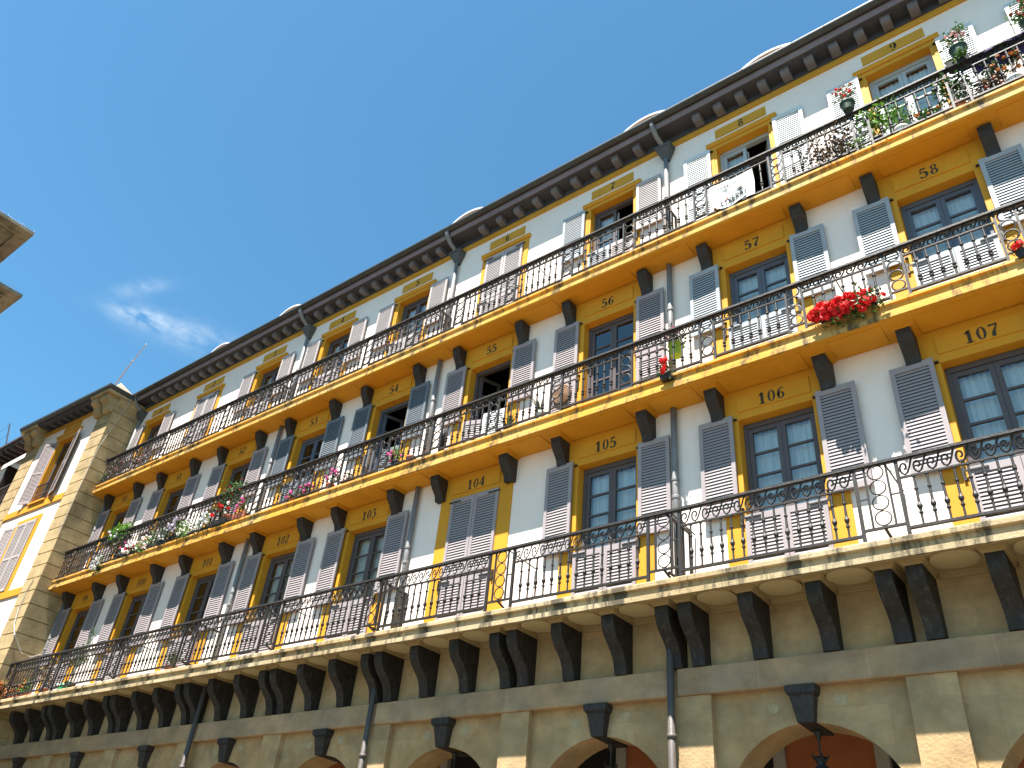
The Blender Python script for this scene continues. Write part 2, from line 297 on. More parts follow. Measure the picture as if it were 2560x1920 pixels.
building = thing('apartment_building', 'long white and yellow arcaded apartment block with three iron balconies, grey shutters and numbered windows', 'building', (14.0, 0.3, 0))
# plain wall, with window openings cut out
w = MB()
def wall_cells(mb, x0, x1, z0, z1, holes, y=0.0):
    xs = sorted({x0, x1} | {h[0] for h in holes} | {h[1] for h in holes}); zs = sorted({z0, z1} | {h[2] for h in holes} | {h[3] for h in holes})
    for i in range(len(xs)-1):
        for j in range(len(zs)-1):
            cx, cz = (xs[i]+xs[i+1])/2, (zs[j]+zs[j+1])/2
            if any(h[0] < cx < h[1] and h[2] < cz < h[3] for h in holes): continue
            mb.add([(xs[i],y,zs[j]),(xs[i+1],y,zs[j]),(xs[i+1],y,zs[j+1]),(xs[i],y,zs[j+1])], [(0,1,2,3)])
holes = [(XK[k]+CX[l]-OH[l]-.03, XK[k]+CX[l]+OH[l]+.03, OZ[l][0]-.02, OZ[l][1]+.03) for k in range(NB) for l in (1,2,3)]
wall_cells(w, XL, XR, 5.9, 16.3, holes)
w.box(XR, XR+.1, 0, 9, 0, 16.3)
w.build('plaster_wall', M_white, building)
# dark rooms behind the windows
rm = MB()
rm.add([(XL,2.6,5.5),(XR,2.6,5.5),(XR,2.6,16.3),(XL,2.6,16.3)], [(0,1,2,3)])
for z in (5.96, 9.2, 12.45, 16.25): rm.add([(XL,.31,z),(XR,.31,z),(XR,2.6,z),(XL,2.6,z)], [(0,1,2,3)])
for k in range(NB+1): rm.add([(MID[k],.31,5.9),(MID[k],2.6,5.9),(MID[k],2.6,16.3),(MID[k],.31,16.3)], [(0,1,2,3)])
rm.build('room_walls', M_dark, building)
# yellow frieze band below the eaves
b = MB(); b.box(XL, XR, -0.035, 0.01, 15.885, 16.03); b.build('frieze_band', M_ystain, building)

# ------------------------------------------------------------------ numbers
GL = {'0': [('o',.3,.5,.29,.5,.12,.45)], '1': [('r',[(.3,0,.19),(.3,1,.19)]),('r',[(.06,.025,.05),(.54,.025,.05)]),('r',[(.06,.78,.07),(.18,.84,.1),(.3,.95,.1)])],
 '2': [('r',[(.1,.68,.13),(.13,.86,.09),(.3,.97,.06),(.48,.86,.15),(.49,.68,.18),(.32,.4,.12),(.06,.08,.07)]),('r',[(.04,.07,.13),(.3,.07,.15),(.56,.12,.1)])],
 '3': [('r',[(.08,.94,.11),(.5,.94,.11)]),('r',[(.5,.93,.06),(.24,.6,.07)]),('r',[(.24,.6,.06),(.44,.55,.13),(.5,.32,.19),(.4,.07,.1),(.24,.03,.06),(.1,.1,.12),(.09,.2,.13)])],
 '4': [('r',[(.42,0,.17),(.42,1,.17)]),('r',[(.44,.99,.07),(.03,.3,.07)]),('r',[(.0,.28,.08),(.62,.28,.08)]),('r',[(.26,.025,.05),(.6,.025,.05)])],
 '5': [('r',[(.12,.93,.13),(.5,.94,.12)]),('r',[(.13,.97,.07),(.1,.5,.07)]),('r',[(.1,.5,.05),(.25,.6,.07),(.43,.53,.15),(.51,.3,.19),(.4,.06,.1),(.24,.02,.06),(.1,.1,.12),(.09,.2,.13)])],
 '6': [('o',.3,.3,.26,.3,.1,.25),('r',[(.12,.3,.17),(.12,.6,.17),(.24,.88,.09),(.38,.96,.06),(.5,.87,.1)])],
 '7': [('r',[(.04,.9,.15),(.3,.91,.11),(.54,.92,.13)]),('r',[(.52,.9,.07),(.38,.55,.11),(.27,.28,.18),(.26,.0,.21)])],
 '8': [('o',.3,.76,.22,.24,.09,.19),('o',.3,.27,.27,.27,.1,.22)],
 '9': [('o',.3,.7,.26,.3,.1,.25),('r',[(.48,.7,.17),(.48,.4,.17),(.36,.12,.09),(.22,.04,.06),(.1,.13,.1)])]}
def number_mesh(txt, cx, y, z0, h):
    mb = MB(); wd = .62*h*len(txt)+.10*h*(len(txt)-1); x = cx-wd/2
    for ch in txt:
        for g in GL[ch]:
            if g[0] == 'r': mb.ribbon([(a, b_, w_*1.15) for a, b_, w_ in g[1]], y, x, z0, h)
            else: mb.oval(y, x, z0, h, *g[1:])
        x += .72*h
    return mb

# ------------------------------------------------------------------ shutters (shared meshes)
def leaf_mesh(wd, h, mid=None, pitch=.053):
    mb = MB(); st = .065; t_ = .032
    mb.box(0, st, -t_, 0, 0, h); mb.box(wd-st, wd, -t_, 0, 0, h); mb.box(st, wd-st, -t_+.002, -.002, 0, .085); mb.box(st, wd-st, -t_+.002, -.002, h-.10, h)
    secs = [(.085, h-.10)]
    if mid: mb.box(st, wd-st, -t_+.002, -.002, mid-.035, mid+.035); secs = [(.085, mid-.035), (mid+.035, h-.10)]
    for a, b_ in secs:
        n = max(2, round((b_-a)/pitch)); p_ = (b_-a)/n
        for i in range(n):
            z = a+p_*(i+.5); dy = .0075; dz = .0195; th = .0045
            mb.add([(st,-t_/2-dy,z-dz-th),(wd-st,-t_/2-dy,z-dz-th),(wd-st,-t_/2+dy,z+dz-th),(st,-t_/2+dy,z+dz-th),(st,-t_/2-dy,z-dz+th),(wd-st,-t_/2-dy,z-dz+th),(wd-st,-t_/2+dy,z+dz+th),(st,-t_/2+dy,z+dz+th)],
                   [(0,3,2,1),(4,5,6,7),(0,1,5,4),(1,2,6,5),(2,3,7,6),(3,0,4,7)])
    return mb
_leaf = {}
def leaf(name, wd, h, material, parent, loc, rz=0.0, mid=None):
    key = (round(wd,3), round(h,3), material.name, mid)
    if key not in _leaf:
        mb = leaf_mesh(wd, h, mid=mid); nf = len(mb.q); mb.box(.06, wd-.06, -.0035, -.001, .08, h-.09)  # added thin sheet behind the slats, shade painted into its colour
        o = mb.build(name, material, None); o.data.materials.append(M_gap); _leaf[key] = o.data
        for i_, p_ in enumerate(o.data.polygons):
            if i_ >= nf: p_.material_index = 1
    else:
        o = bpy.data.objects.new(name, _leaf[key])
    link(o, parent); o.location = loc; o.rotation_euler = (0, 0, rz); return o

_hg = {}
def hinge(parent, x, y, z, a, b_, c_, name='hinge'):
    key = (a, b_, c_)
    if key not in _hg: mb = MB(); mb.box(-a/2, a/2, -b_/2, b_/2, -c_/2, c_/2); o = mb.build(name, M_iron, None); _hg[key] = o.data
    else: o = bpy.data.objects.new(name, _hg[key])
    link(o, parent); o.location = (x, y, z)
# window settings: colour, upper leaves, lower leaves, behind the glass
CFG = {}
for k in range(NB):
    CFG[1,k] = dict(c=(M_mauve,)*2, f=M_fmauve, up='open', lo='closed', bk='dark')
    CFG[2,k] = dict(c=(M_mauve,)*2, f=M_fmauve, up='open', lo='closed', bk='dark')
    CFG[3,k] = dict(c=(M_mauvel,)*2, f=M_fmauve, up='open', lo='closed', bk='curtain')
CFG[1,5]['up'] = 'closed'; CFG[3,5]['up'] = 'closed'; CFG[3,1]['up'] = 'closed'
for k in (6,7,8): CFG[1,k]['bk'] = 'curtain'
CFG[1,3]['bk'] = 'curtain'; CFG[1,4]['bk'] = 'curtain'
CFG[2,3]['c'] = (M_blue, M_blue); CFG[2,4]['c'] = (M_blue, M_blue); CFG[2,4]['f'] = CFG[2,3]['f'] = M_fblue; CFG[2,4]['lo'] = 'ajar'; CFG[2,4]['open'] = True
CFG[2,2]['c'] = (M_mauve, M_mauve)
CFG[2,5].update(open=True, lo='ajar'); CFG[2,6].update(lo='open')
CFG[2,7].update(c=(M_pale, M_pale), f=M_fblue, bk='blind'); CFG[2,8].update(c=(M_pale, M_pale), f=M_fblue, bk='blind'); CFG[2,9].update(c=(M_mauve, M_mauve))
CFG[3,6].update(c=(M_pale, M_mauvel), halfopen=True); CFG[3,7].update(c=(M_palew, M_palew), f=M_fpale, lo='open', halfopen=True)
CFG[3,8].update(c=(M_palew, M_palew), f=M_fpale, lo='open'); CFG[3,9].update(c=(M_palew, M_palew), f=M_fpale)
NUM = {1: [str(99+k) for k in range(NB)], 2: [str(50+k) for k in range(NB)], 3: [str(1+k) for k in range(NB)]}
WIN = {}
for l in (1,2,3):
    for k in range(NB):
        c = XK[k]+CX[l]; h_ = OH[l]; z0, z1 = OZ[l]; cf_ = CFG[l,k]
        s = MB()
        if l < 3:
            zt = 9.245 if l == 1 else 12.505; e = .90
            s.box(c-e, c-h_, -.022, .26, z0-.01, z1); s.box(c+h_, c+e, -.022, .26, z0-.01, z1); s.box(c-e, c+e, -.024, .26, z1, zt)
            p0, p1 = (8.825, 9.108) if l == 1 else (12.088, 12.39); pw = .58 if l == 1 else .555
            s.box(c-pw, c+pw, -.046, -.02, p0, p1)
        else:
            e = .70
            s.box(c-e, c-h_-.05, -.022, .26, z0-.01, z1); s.box(c+h_+.05, c+e, -.022, .26, z0-.01, z1)
            s.box(c-h_-.05, c-h_, -.012, .26, z0-.01, z1); s.box(c+h_, c+h_+.05, -.012, .26, z0-.01, z1)
            s.box(c-e, c+e, -.022, .26, z1, 15.27)
            s.prism_x([(.0,15.27),(-.045,15.27),(-.055,15.30),(-.07,15.33),(-.07,15.365),(.0,15.365)], c-.735, c+.735)
        wn = s.build('window', M_yellow, building); WIN[l,k] = wn
        if l == 3:
            pq = MB(); pq.box(c-.535, c+.535, -.016, .005, 15.495, 15.748); pq.build('number_plaque', M_plaque, wn)
            number_mesh(NUM[l][k], c+.02, -.021, 15.518, .205).build('house_number', M_num, wn)
        else:
            zn, hn = (8.85, .208) if l == 1 else (12.13, .212)
            number_mesh(NUM[l][k], c-.01, -.051, zn, hn).build('house_number', M_num, wn)
        # casements
        fy0, fy1 = .17, .225; fr_ = MB(); zt = z1-.005; x0, x1 = c-h_+.003, c+h_-.003; op = cf_.get('open'); ho = cf_.get('halfopen')
        fr_.box(x0, x0+.06, fy0-.02, fy1+.02, z0, zt); fr_.box(x1-.06, x1, fy0-.02, fy1+.02, z0, zt); fr_.box(x0+.06, x1-.06, fy0-.022, fy1+.02, zt-.085, zt)
        gls = MB(); rows = 6 if l == 1 else 5
        def casement(xa, xb, hinge=None, ang=0):
            m2 = MB(); g2 = MB(); zb = zt-.085
            m2.box(xa, xa+.065, fy0, fy1, z0+.03, zb-.004); m2.box(xb-.065, xb, fy0, fy1, z0+.03, zb-.004); m2.box(xa+.065, xb-.065, fy0+.001, fy1-.001, zb-.075, zb-.004); m2.box(xa+.065, xb-.065, fy0+.001, fy1-.001, z0+.03, z0+.25)
            ph = (zb-.075-z0-.25)/rows
            for i in range(1, rows): m2.box(xa+.065, xb-.065, fy0+.006, fy1-.006, z0+.25+i*ph-.016, z0+.25+i*ph+.016)
            g2.add([(xa+.065,(fy0+fy1)/2,z0+.25),(xb-.065,(fy0+fy1)/2,z0+.25),(xb-.065,(fy0+fy1)/2,zb-.075),(xa+.065,(fy0+fy1)/2,zb-.075)], [(0,1,2,3)])
            if hinge is not None:
                ca, sa = math.cos(ang), math.sin(ang)
                rt = lambda p: (hinge+(p[0]-hinge)*ca-(p[1]-fy1)*sa, fy1+(p[0]-hinge)*sa+(p[1]-fy1)*ca, p[2])
                m2.v = [rt(p) for p in m2.v]; g2.v = [rt(p) for p in g2.v]
            fr_.add(m2.v, m2.q); gls.add(g2.v, g2.q)
        if op: casement(x0+.06, c-.002, x0+.06, R(70)); casement(c+.002, x1-.06, x1-.06, R(-75))
        elif ho: casement(x0+.06, c-.002); casement(c+.002, x1-.06, x1-.06, R(-62))
        else: casement(x0+.06, c-.002); casement(c+.002, x1-.06)
        fr_.build('window_frame', cf_['f'], wn); gls.build('glass', M_glass, wn)
        if cf_['bk'] != 'dark' and not op:
            cu = MB(); n = 40; xa, xb = x0+.05, (x1-.05 if not ho else c); za, zb = z0+.05, zt-.12
            if cf_['bk'] == 'blind': za = zt-.12-.42 if False else z0+.05
            amp = .018 if cf_['bk'] == 'curtain' else .002
            vs = []
            for i in range(n+1):
                u = xa+(xb-xa)*i/n; yy = .30+amp*math.sin(i*1.9+k)+amp*.6*math.sin(i*.83+l); vs += [(u,yy,za),(u,yy,zb)]
            cu.add(vs, [(2*i,2*i+2,2*i+3,2*i+1) for i in range(n)]); cu.build('curtain', M_curtain, wn, True)
        # shutters
        lw = .575; a0 = .655 if l > 1 else .655; jit = lambda: random.uniform(-.035, .02)
        zs0, zs1 = SH[l]; zl0, zl1 = LS[l]
        if cf_['up'] == 'open':
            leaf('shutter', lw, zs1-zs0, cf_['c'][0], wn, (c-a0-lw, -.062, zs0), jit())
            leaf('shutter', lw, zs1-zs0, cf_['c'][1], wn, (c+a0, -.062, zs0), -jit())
            for sg in (-1, 1):
                for zz in (zs0+.08, zs1-.06): hinge(wn, c+sg*.625, -.043, zz, .05, .045, .022)
        else:
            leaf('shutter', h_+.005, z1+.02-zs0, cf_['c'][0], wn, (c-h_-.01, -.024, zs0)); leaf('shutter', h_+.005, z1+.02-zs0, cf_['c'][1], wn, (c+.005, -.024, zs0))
            for sg in (-1, 1): hinge(wn, c+sg*.49, -.064, z1-.049, .28, .016, .022)
        if cf_['lo'] == 'closed':
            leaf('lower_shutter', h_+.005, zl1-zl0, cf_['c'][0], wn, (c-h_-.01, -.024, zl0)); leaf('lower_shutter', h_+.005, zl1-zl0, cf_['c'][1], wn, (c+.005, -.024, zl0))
            for sg in (-1, 1): hinge(wn, c+sg*.49, -.064, zl1-.049, .28, .016, .022)
        elif cf_['lo'] == 'open':
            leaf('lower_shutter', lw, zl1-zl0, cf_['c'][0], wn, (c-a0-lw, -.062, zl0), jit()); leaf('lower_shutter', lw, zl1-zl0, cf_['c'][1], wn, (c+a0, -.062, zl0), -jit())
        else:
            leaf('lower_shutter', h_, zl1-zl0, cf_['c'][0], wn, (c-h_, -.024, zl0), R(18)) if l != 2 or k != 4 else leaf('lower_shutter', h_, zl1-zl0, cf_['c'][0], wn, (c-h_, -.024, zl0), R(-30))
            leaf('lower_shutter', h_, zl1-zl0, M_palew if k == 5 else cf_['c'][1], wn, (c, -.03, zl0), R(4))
        for sg in (-1, 1): hinge(wn, c+sg*.64, -.035, zl1-.075, .036, .03, .19, 'shutter_stay')

# ------------------------------------------------------------------ balconies
def smooth_prof(pts): return pts
BR1 = [(0,5.705),(-.555,5.705),(-.555,5.64),(-.548,5.575),(-.525,5.505),(-.485,5.44),(-.43,5.38),(-.365,5.325),(-.305,5.27),(-.255,5.21),(-.22,5.14),(-.195,5.06),(-.178,4.955),(0,4.955)]
BR2 = [(0,9.205),(-.345,9.205),(-.345,9.165),(-.33,9.16),(-.326,9.11),(-.305,9.05),(-.262,8.985),(-.205,8.925),(-.155,8.865),(-.128,8.80),(-.118,8.74),(0,8.74)]
BR3 = [(0,12.47),(-.285,12.47),(-.285,12.435),(-.272,12.43),(-.266,12.38),(-.248,12.31),(-.212,12.24),(-.165,12.175),(-.125,12.11),(-.106,12.05),(-.10,11.99),(0,11.99)]
SLAB = {1: [(.0,5.77),(-.772,5.77),(-.772,5.718),(-.805,5.718),(-.805,5.79),(-.735,5.818),(-.722,5.905),(-.785,5.91),(-.785,5.968),(-.77,5.985),(.28,6.0),(.28,5.77)],
        2: [(.0,9.25),(-.60,9.25),(-.60,9.245),(-.62,9.25),(-.62,9.325),(-.568,9.345),(-.562,9.488),(-.602,9.495),(-.602,9.54),(.28,9.56),(.28,9.25)],
        3: [(.0,12.51),(-.52,12.51),(-.54,12.54),(-.54,12.615),(-.492,12.63),(-.487,12.758),(-.525,12.765),(-.525,12.81),(.28,12.83),(.28,12.51)]}
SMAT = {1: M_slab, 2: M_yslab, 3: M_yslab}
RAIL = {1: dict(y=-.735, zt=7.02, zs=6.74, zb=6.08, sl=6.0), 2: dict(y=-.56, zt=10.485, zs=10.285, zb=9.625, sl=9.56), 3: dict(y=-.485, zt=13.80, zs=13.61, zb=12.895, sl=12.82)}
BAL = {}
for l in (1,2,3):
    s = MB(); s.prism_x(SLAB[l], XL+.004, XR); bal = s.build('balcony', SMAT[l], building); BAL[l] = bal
    bal.data.materials.append(M_soffit if l == 1 else M_yellow)
    for i_ in ((2, 3) if l == 1 else (2, 3)): bal.data.polygons[i_].material_index = 1        # the underside carries clean paint
    sf = MB()
    if l == 1:
        pos = []
        for k in range(NB):
            pos += [(XK[k]-.44, 's'), (XK[k]+.46, 's')]
        for k in range(NB+1): pos += [(MID[k]-.165, 'l'), (MID[k]+.185, 'r')]
        pos = sorted(p for p in pos if p[0] > XL+.12)
        for x, kd in pos:
            br = MB(); br.prism_x(BR1, x-.10, x+.10); br.build('bracket', M_bracket, bal)
            for i, (gx, zz0, zz1) in enumerate(((.018, 5.706, 5.727), (.036, 5.728, 5.748), (.054, 5.749, 5.772))): sf.box(x-.10-gx, x+.10+gx, -.56-gx, .0, zz0, zz1)
        for gy, zz0, zz1 in ((.05, 5.69, 5.717), (.075, 5.718, 5.743), (.10, 5.744, 5.771)):
            xs_ = [XL+.01] + [p[0] for p in pos] + [XR]
            for i in range(len(xs_)-1):
                a, b_ = xs_[i]+.155, xs_[i+1]-.155
                if b_ > a: sf.box(a, b_, -gy, 0, zz0, zz1)
        for i in range(len(pos)-1):
            a, b_ = pos[i][0], pos[i+1][0]
            if b_-a > .5: n = 28; cx_ = (a+b_)/2; dk_ = MB(); dk_.prism_z([(cx_+.265*math.cos(2*math.pi*j/n), -.44+.265*math.sin(2*math.pi*j/n)) for j in range(n)], 5.734, 5.7695); dk_.build('soffit_disc', M_disc, bal)
        sf.build('soffit_moulding', M_soffit, bal)
    else:
        prof = BR2 if l == 2 else BR3; zc = 9.245 if l == 2 else 12.505; d_ = .345 if l == 2 else .285
        for k in range(NB):
            for sg in (-1, 1):
                x = XK[k]+sg*.875+(.02 if l == 2 else 0)
                if x < XL+.15: continue
                br = MB(); br.prism_x(prof, x-.10, x+.10); br.build('bracket', M_bracket2, bal)
                if l == 2:
                    for gx, zz0, zz1 in ((.02, 9.206, 9.22), (.045, 9.221, 9.236), (.07, 9.237, 9.252)): sf.box(x-.10-gx, x+.10+gx, -d_-gx, 0, zz0, zz1)
            zz = zc-.010
            sf.box(XK[k]-.66, XK[k]+.66, -(.50 if l == 2 else .42), -.06, zz, zc+.008)
            if k < NB-1: sf.box(XK[k]+1.10, XK[k+1]-1.10, -(.50 if l == 2 else .42), -.06, zz, zc+.008)
        sf.build('soffit_panel', M_yellow, bal)
    # railing, one piece per bay
    r_ = RAIL[l]; y = r_['y']
    def baluster(mb, x):
        z0, z1 = r_['zb'], r_['zs']; H = z1-z0; q = lambda r, f: (r, z0+f*H)
        if l == 1:
            mb.lathe(x, y, [q(.024,0),q(.024,.03),q(.013,.04),q(.0145,.225),q(.026,.235),q(.026,.26),q(.015,.275),q(.017,.31),q(.031,.355),q(.033,.385),q(.026,.41),q(.0175,.45),q(.0145,.70),q(.025,.71),q(.025,.735),q(.0145,.75),q(.0145,.95),q(.022,.97),q(.022,1)], 7)
        else:
            mb.lathe(x, y, [q(.0165,0),q(.0165,.20),q(.030,.205),q(.031,.235),q(.0165,.25),q(.0165,.29),q(.030,.295),q(.031,.325),q(.0165,.345),q(.0155,.72),q(.028,.725),q(.028,.755),q(.0155,.77),q(.0155,1)], 7)
    def scrolls(mb, xa, xb):
        z0, z1 = r_['zs'], r_['zt']-.03; H = z1-z0; n = max(1, round((xb-xa)/(H*1.0 if l > 1 else .158))); p_ = (xb-xa)/n; t_ = .013 if l == 1 else .0145
        for i in range(n):
            x = xa+p_*i; pts = []
            for j in range(12):
                a = R(-100+370*j/11); rr = H*(.07+.31*j/11); pts.append((x+p_*.34+rr*math.cos(a)*min(1, p_/H*1.0), y, z0+H*.50+rr*math.sin(a)))
            pts += [(x+p_*.55, y, z0+H*.22), (x+p_*.74, y, z0+H*.50), (x+p_*.92, y, z0+H*.84), (x+p_*1.04, y, z1-.012)]
            mb.tube(pts, t_, 4)
    def gap(mb, xa, xb, nb_):
        mb.box(xa, xb, y-.018, y+.018, r_['zs']-.011, r_['zs']+.011)
        mb.box(xa, xb, y-.022, y+.022, r_['zb']-.018, r_['zb']+.014)
        for i in range(nb_): baluster(mb, xa+(xb-xa)*(i+1)/(nb_+1))
        scrolls(mb, xa+.01, xb-.01)
    for k in range(NB):
        rl = MB(); hd = MB()
        xa, xb = (XL+.01 if k == 0 else MID[k]), MID[k+1]
        hw_ = .04 if l == 1 else .052; hd.box(xa, xb-.002, y-hw_, y+hw_, r_['zt']-.036, r_['zt']); hd.box(xa, xb-.002, y-.018, y+.018, r_['zt']-.05, r_['zt']-.036)
        if l == 1:
            # ring panel at the left end of the bay, then the run of balusters
            rc = MID[k]; pts_p = (rc-.255, rc+.255)
            if k == 0: rc = XL+.28; pts_p = (rc-.255, rc+.255)
            for px in pts_p: rl.box(px-.02, px+.02, y-.02, y+.02, r_['sl']-.02, r_['zt']-.045)
            for px in (rc-.132, rc+.132): rl.box(px-.012, px+.012, y-.012, y+.012, 6.145, r_['zt']-.045)
            rl.box(rc-.235, rc+.235, y-.016, y+.016, 6.125, 6.155)
            for sg in (-1, 1): rl.box(rc+sg*.235-(.103 if sg > 0 else 0), rc+sg*.235+(.103 if sg < 0 else 0), y-.008, y+.008, 6.54, 6.556)
            for i in range(4): rl.ring(rc, y, 6.265+i*.207, .0945, .0095)
            for i in range(5): rl.box(rc-.012, rc+.012, y-.012, y+.012, 6.155+i*.207-(0 if i else 0), 6.155+i*.207+.018)
            rl.tube([(rc, y, 6.13), (rc+.02, y+.3, 6.01)], .02, 5)
            gap(rl, rc+.275, MID[k+1]-.275, 15 if k else 12)
            rl.tube([(rc+.13, y+.01, 6.97), (rc+.13, -.02, 6.93)], .012, 5)
        else:
            for sg in (-1, 1):
                rc = XK[k]+sg*.735; hw = .125
                if rc-hw > xa:
                    for px in (rc-hw, rc+hw): rl.box(px-.017, px+.017, y-.017, y+.017, r_['sl']-.01, r_['zt']-.045)
                    rl.box(rc-hw+.017, rc+hw-.017, y-.016, y+.016, r_['zb']+.05, r_['zb']+.075)
                    nr = 4; hh = (r_['zt']-.05-r_['zb']-.075)/nr
                    for i in range(nr): rl.ring(rc, y, r_['zb']+.075+hh*(i+.5), min(hw-.012, hh/2-.002), .0125)
            gap(rl, XK[k]-.735+.142, XK[k]+.735-.142, 7)
            if k < NB-1: gap(rl, XK[k]+.735+.142, XK[k+1]-.735-.142, 7)
            if k == 0: gap(rl, XL+.02, XK[0]-.735-.142, 2)
            rl.tube([(XK[k]+1.35, y+.01, r_['zt']-.06), (XK[k]+1.35, -.02, r_['zt']-.10)], .011, 5)
        if (l != 2) and k in (2, 4, 6):                        # iron divider between the flats
            dx = MID[k+1]+(.06 if l == 1 else .02)
            rl.box(dx-.018, dx+.018, y+.02, -.03, r_['zt']-.08, r_['zt']-.04); rl.box(dx-.015, dx+.015, y+.02, -.03, r_['zb'], r_['zb']+.03)
            for i in range(4): yy = y+.10+(-.06-y-.10)*i/3; rl.box(dx-.012, dx+.012, yy-.012, yy+.012, r_['zb']+.03, r_['zt']-.08)
            rl.box(dx-.018, dx+.018, -.05, -.014, r_['sl'], r_['zt']-.04)
        rl.build('railing', M_iron if l == 1 else M_iron2, bal); hd.build('handrail', M_handrail, bal)

# ------------------------------------------------------------------ eaves, gutter, roof
ev = MB(); ev.prism_x([(.0,16.03),(-.05,16.035),(-.06,16.06),(-.06,16.20),(-.40,16.20),(-.405,16.215),(.05,16.215),(.05,16.03)], XL, XR)
eaves = ev.build('eaves', M_eave, building)
fs_ = MB(); fs_.prism_x([(-.40,16.185),(-.425,16.185),(-.43,16.24),(-.445,16.25),(-.45,16.315),(-.40,16.315)], XL, XR); fs_.build('fascia', M_fascia, eaves)
cx_ = [24.045-.474*i for i in range(-14, 9)] + [18.83-.549*i for i in range(0, 9)] + [13.0-.478*i for i in range(0, 29)]
for x in cx_:
    if x < XL+.15 or x > XR: continue
    cb = MB(); cb.prism_x([(-.06,16.045),(-.22,16.045),(-.27,16.06),(-.295,16.085),(-.305,16.12),(-.305,16.2),(-.06,16.2)], x-.085, x+.085); cb.build('corbel', M_corbel, eaves)
gu = MB(); prof = [(-.515+.085*math.cos(a), 16.385+.085*math.sin(a)) for a in [math.pi+math.pi*i/10 for i in range(11)]]
gu.prism_x(prof + [(-.432,16.40),(-.598,16.40)], XL-.0, XR)
x = XL+.4
while x < XR:
    gu.prism_x([(-.515+.092*math.cos(a), 16.385+.092*math.sin(a)) for a in [math.pi+math.pi*i/10 for i in range(11)]] + [(-.425,16.392),(-.605,16.392)], x, x+.02); x += random.choice((.62, .98, .55, 1.02))
gutter = gu.build('gutter', M_gutter, building)
rf = MB(); rf.prism_x([(-.50,16.43),(4.5,19.0),(9.5,16.3),(.3,16.3),(-.2,16.38)], XL, XR+.3); roof = rf.build('roof', M_roof, building)
for x in (18.75, 21.70, 13.35, 5.9, 2.15):
    dm = MB(); n = 24; y0, y1, r_d = .25, 2.6, 1.05; zc = 16.64
    arc = [(x+r_d*math.cos(math.pi*i/n), zc+r_d*math.sin(math.pi*i/n)) for i in range(n+1)]
    dm.prism_y(arc + [(x-r_d, 16.55), (x+r_d, 16.55)], y0, y1); d_o = dm.build('dormer', M_slate, roof)
    d2 = MB(); o1 = [(x+(r_d+.06)*math.cos(math.pi*i/n), zc+(r_d+.06)*math.sin(math.pi*i/n)) for i in range(n+1)]; i1 = [(x+(r_d+.003)*math.cos(math.pi*i/n), zc+(r_d+.003)*math.sin(math.pi*i/n)) for i in range(n, -1, -1)]
    vs = [(p[0], y0-.06, p[1]) for p in o1+i1] + [(p[0], y1, p[1]) for p in o1+i1]; m_ = n+1; fsx = []
    for i in range(n):
        a, b_, c_i, d_i = i, i+1, 2*m_-2-i, 2*m_-1-i; fsx += [(a,b_,c_i,d_i), (a+2*m_,d_i+2*m_,c_i+2*m_,b_+2*m_), (a,a+2*m_,b_+2*m_,b_), (d_i,c_i,c_i+2*m_,d_i+2*m_)]
    d2.add(vs, fsx); d2.build('dormer_trim', M_zinc, d_o)
# downpipes with hopper heads
for x, first in ((19.43, 0), (13.56, 1), (7.83, 2), (-1.16, 3)):
    pp = MB(); yp = -.085
    pp.lathe(x, yp, [(.047,z) for z in (12.84, 15.52)], 12)
    pp.tube([(x-.09,-.51,16.34),(x-.09,-.50,16.22),(x-.07,-.36,16.03),(x-.03,-.2,15.90),(x-.02,-.13,15.83)], .055, 10)
    pp.lathe(x, yp, [(.05,z) for z in (9.57, 12.50)], 12); pp.lathe(x, yp, [(.052,z) for z in (6.0, 9.24)], 12)
    for z in (7.86, 7.55, 11.35, 14.3, 10.6, 13.35): pp.lathe(x, yp, [(.058,z),(.060,z+.01),(.060,z+.05),(.058,z+.06)], 12)
    dp = pp.build('downpipe', M_pipe, building, True)
    if first < 3:
        pp = MB(); xl = x-.10 if first != 2 else x+.22
        pp.lathe(xl, -.205, [(.05,z) for z in (0.02, 5.69)], 12)
        for z in (4.05, 2.6): pp.lathe(xl, -.205, [(.058,z),(.060,z+.06)], 12)
        pp.build('lower_pipe', M_pipelow, dp, True)
    hp = MB()
    for (w0, d0, za), (w1, d1, zb) in zip(((.055,.05,15.50),(.075,.06,15.56),(.155,.10,15.72),(.165,.105,15.75),(.165,.105,15.79)), ((.075,.06,15.56),(.155,.10,15.72),(.165,.105,15.75),(.165,.105,15.79),(.18,.115,15.80))):
        hp.add([(x-w0,-.0-2*d0,za),(x+w0,-2*d0,za),(x+w0,-.001,za),(x-w0,-.001,za),(x-w1,-2*d1,zb),(x+w1,-2*d1,zb),(x+w1,-.001,zb),(x-w1,-.001,zb)], [(0,1,5,4),(1,2,6,5),(2,3,7,6),(3,0,4,7)])
    hp.add([(x-.18,-.23,15.80),(x+.18,-.23,15.80),(x+.18,-.001,15.80),(x-.18,-.001,15.80)], [(0,1,2,3)]); hp.box(x-.185, x+.185, -.235, -.001, 15.801, 15.855)
    hp.build('hopper_head', M_hopper, dp)

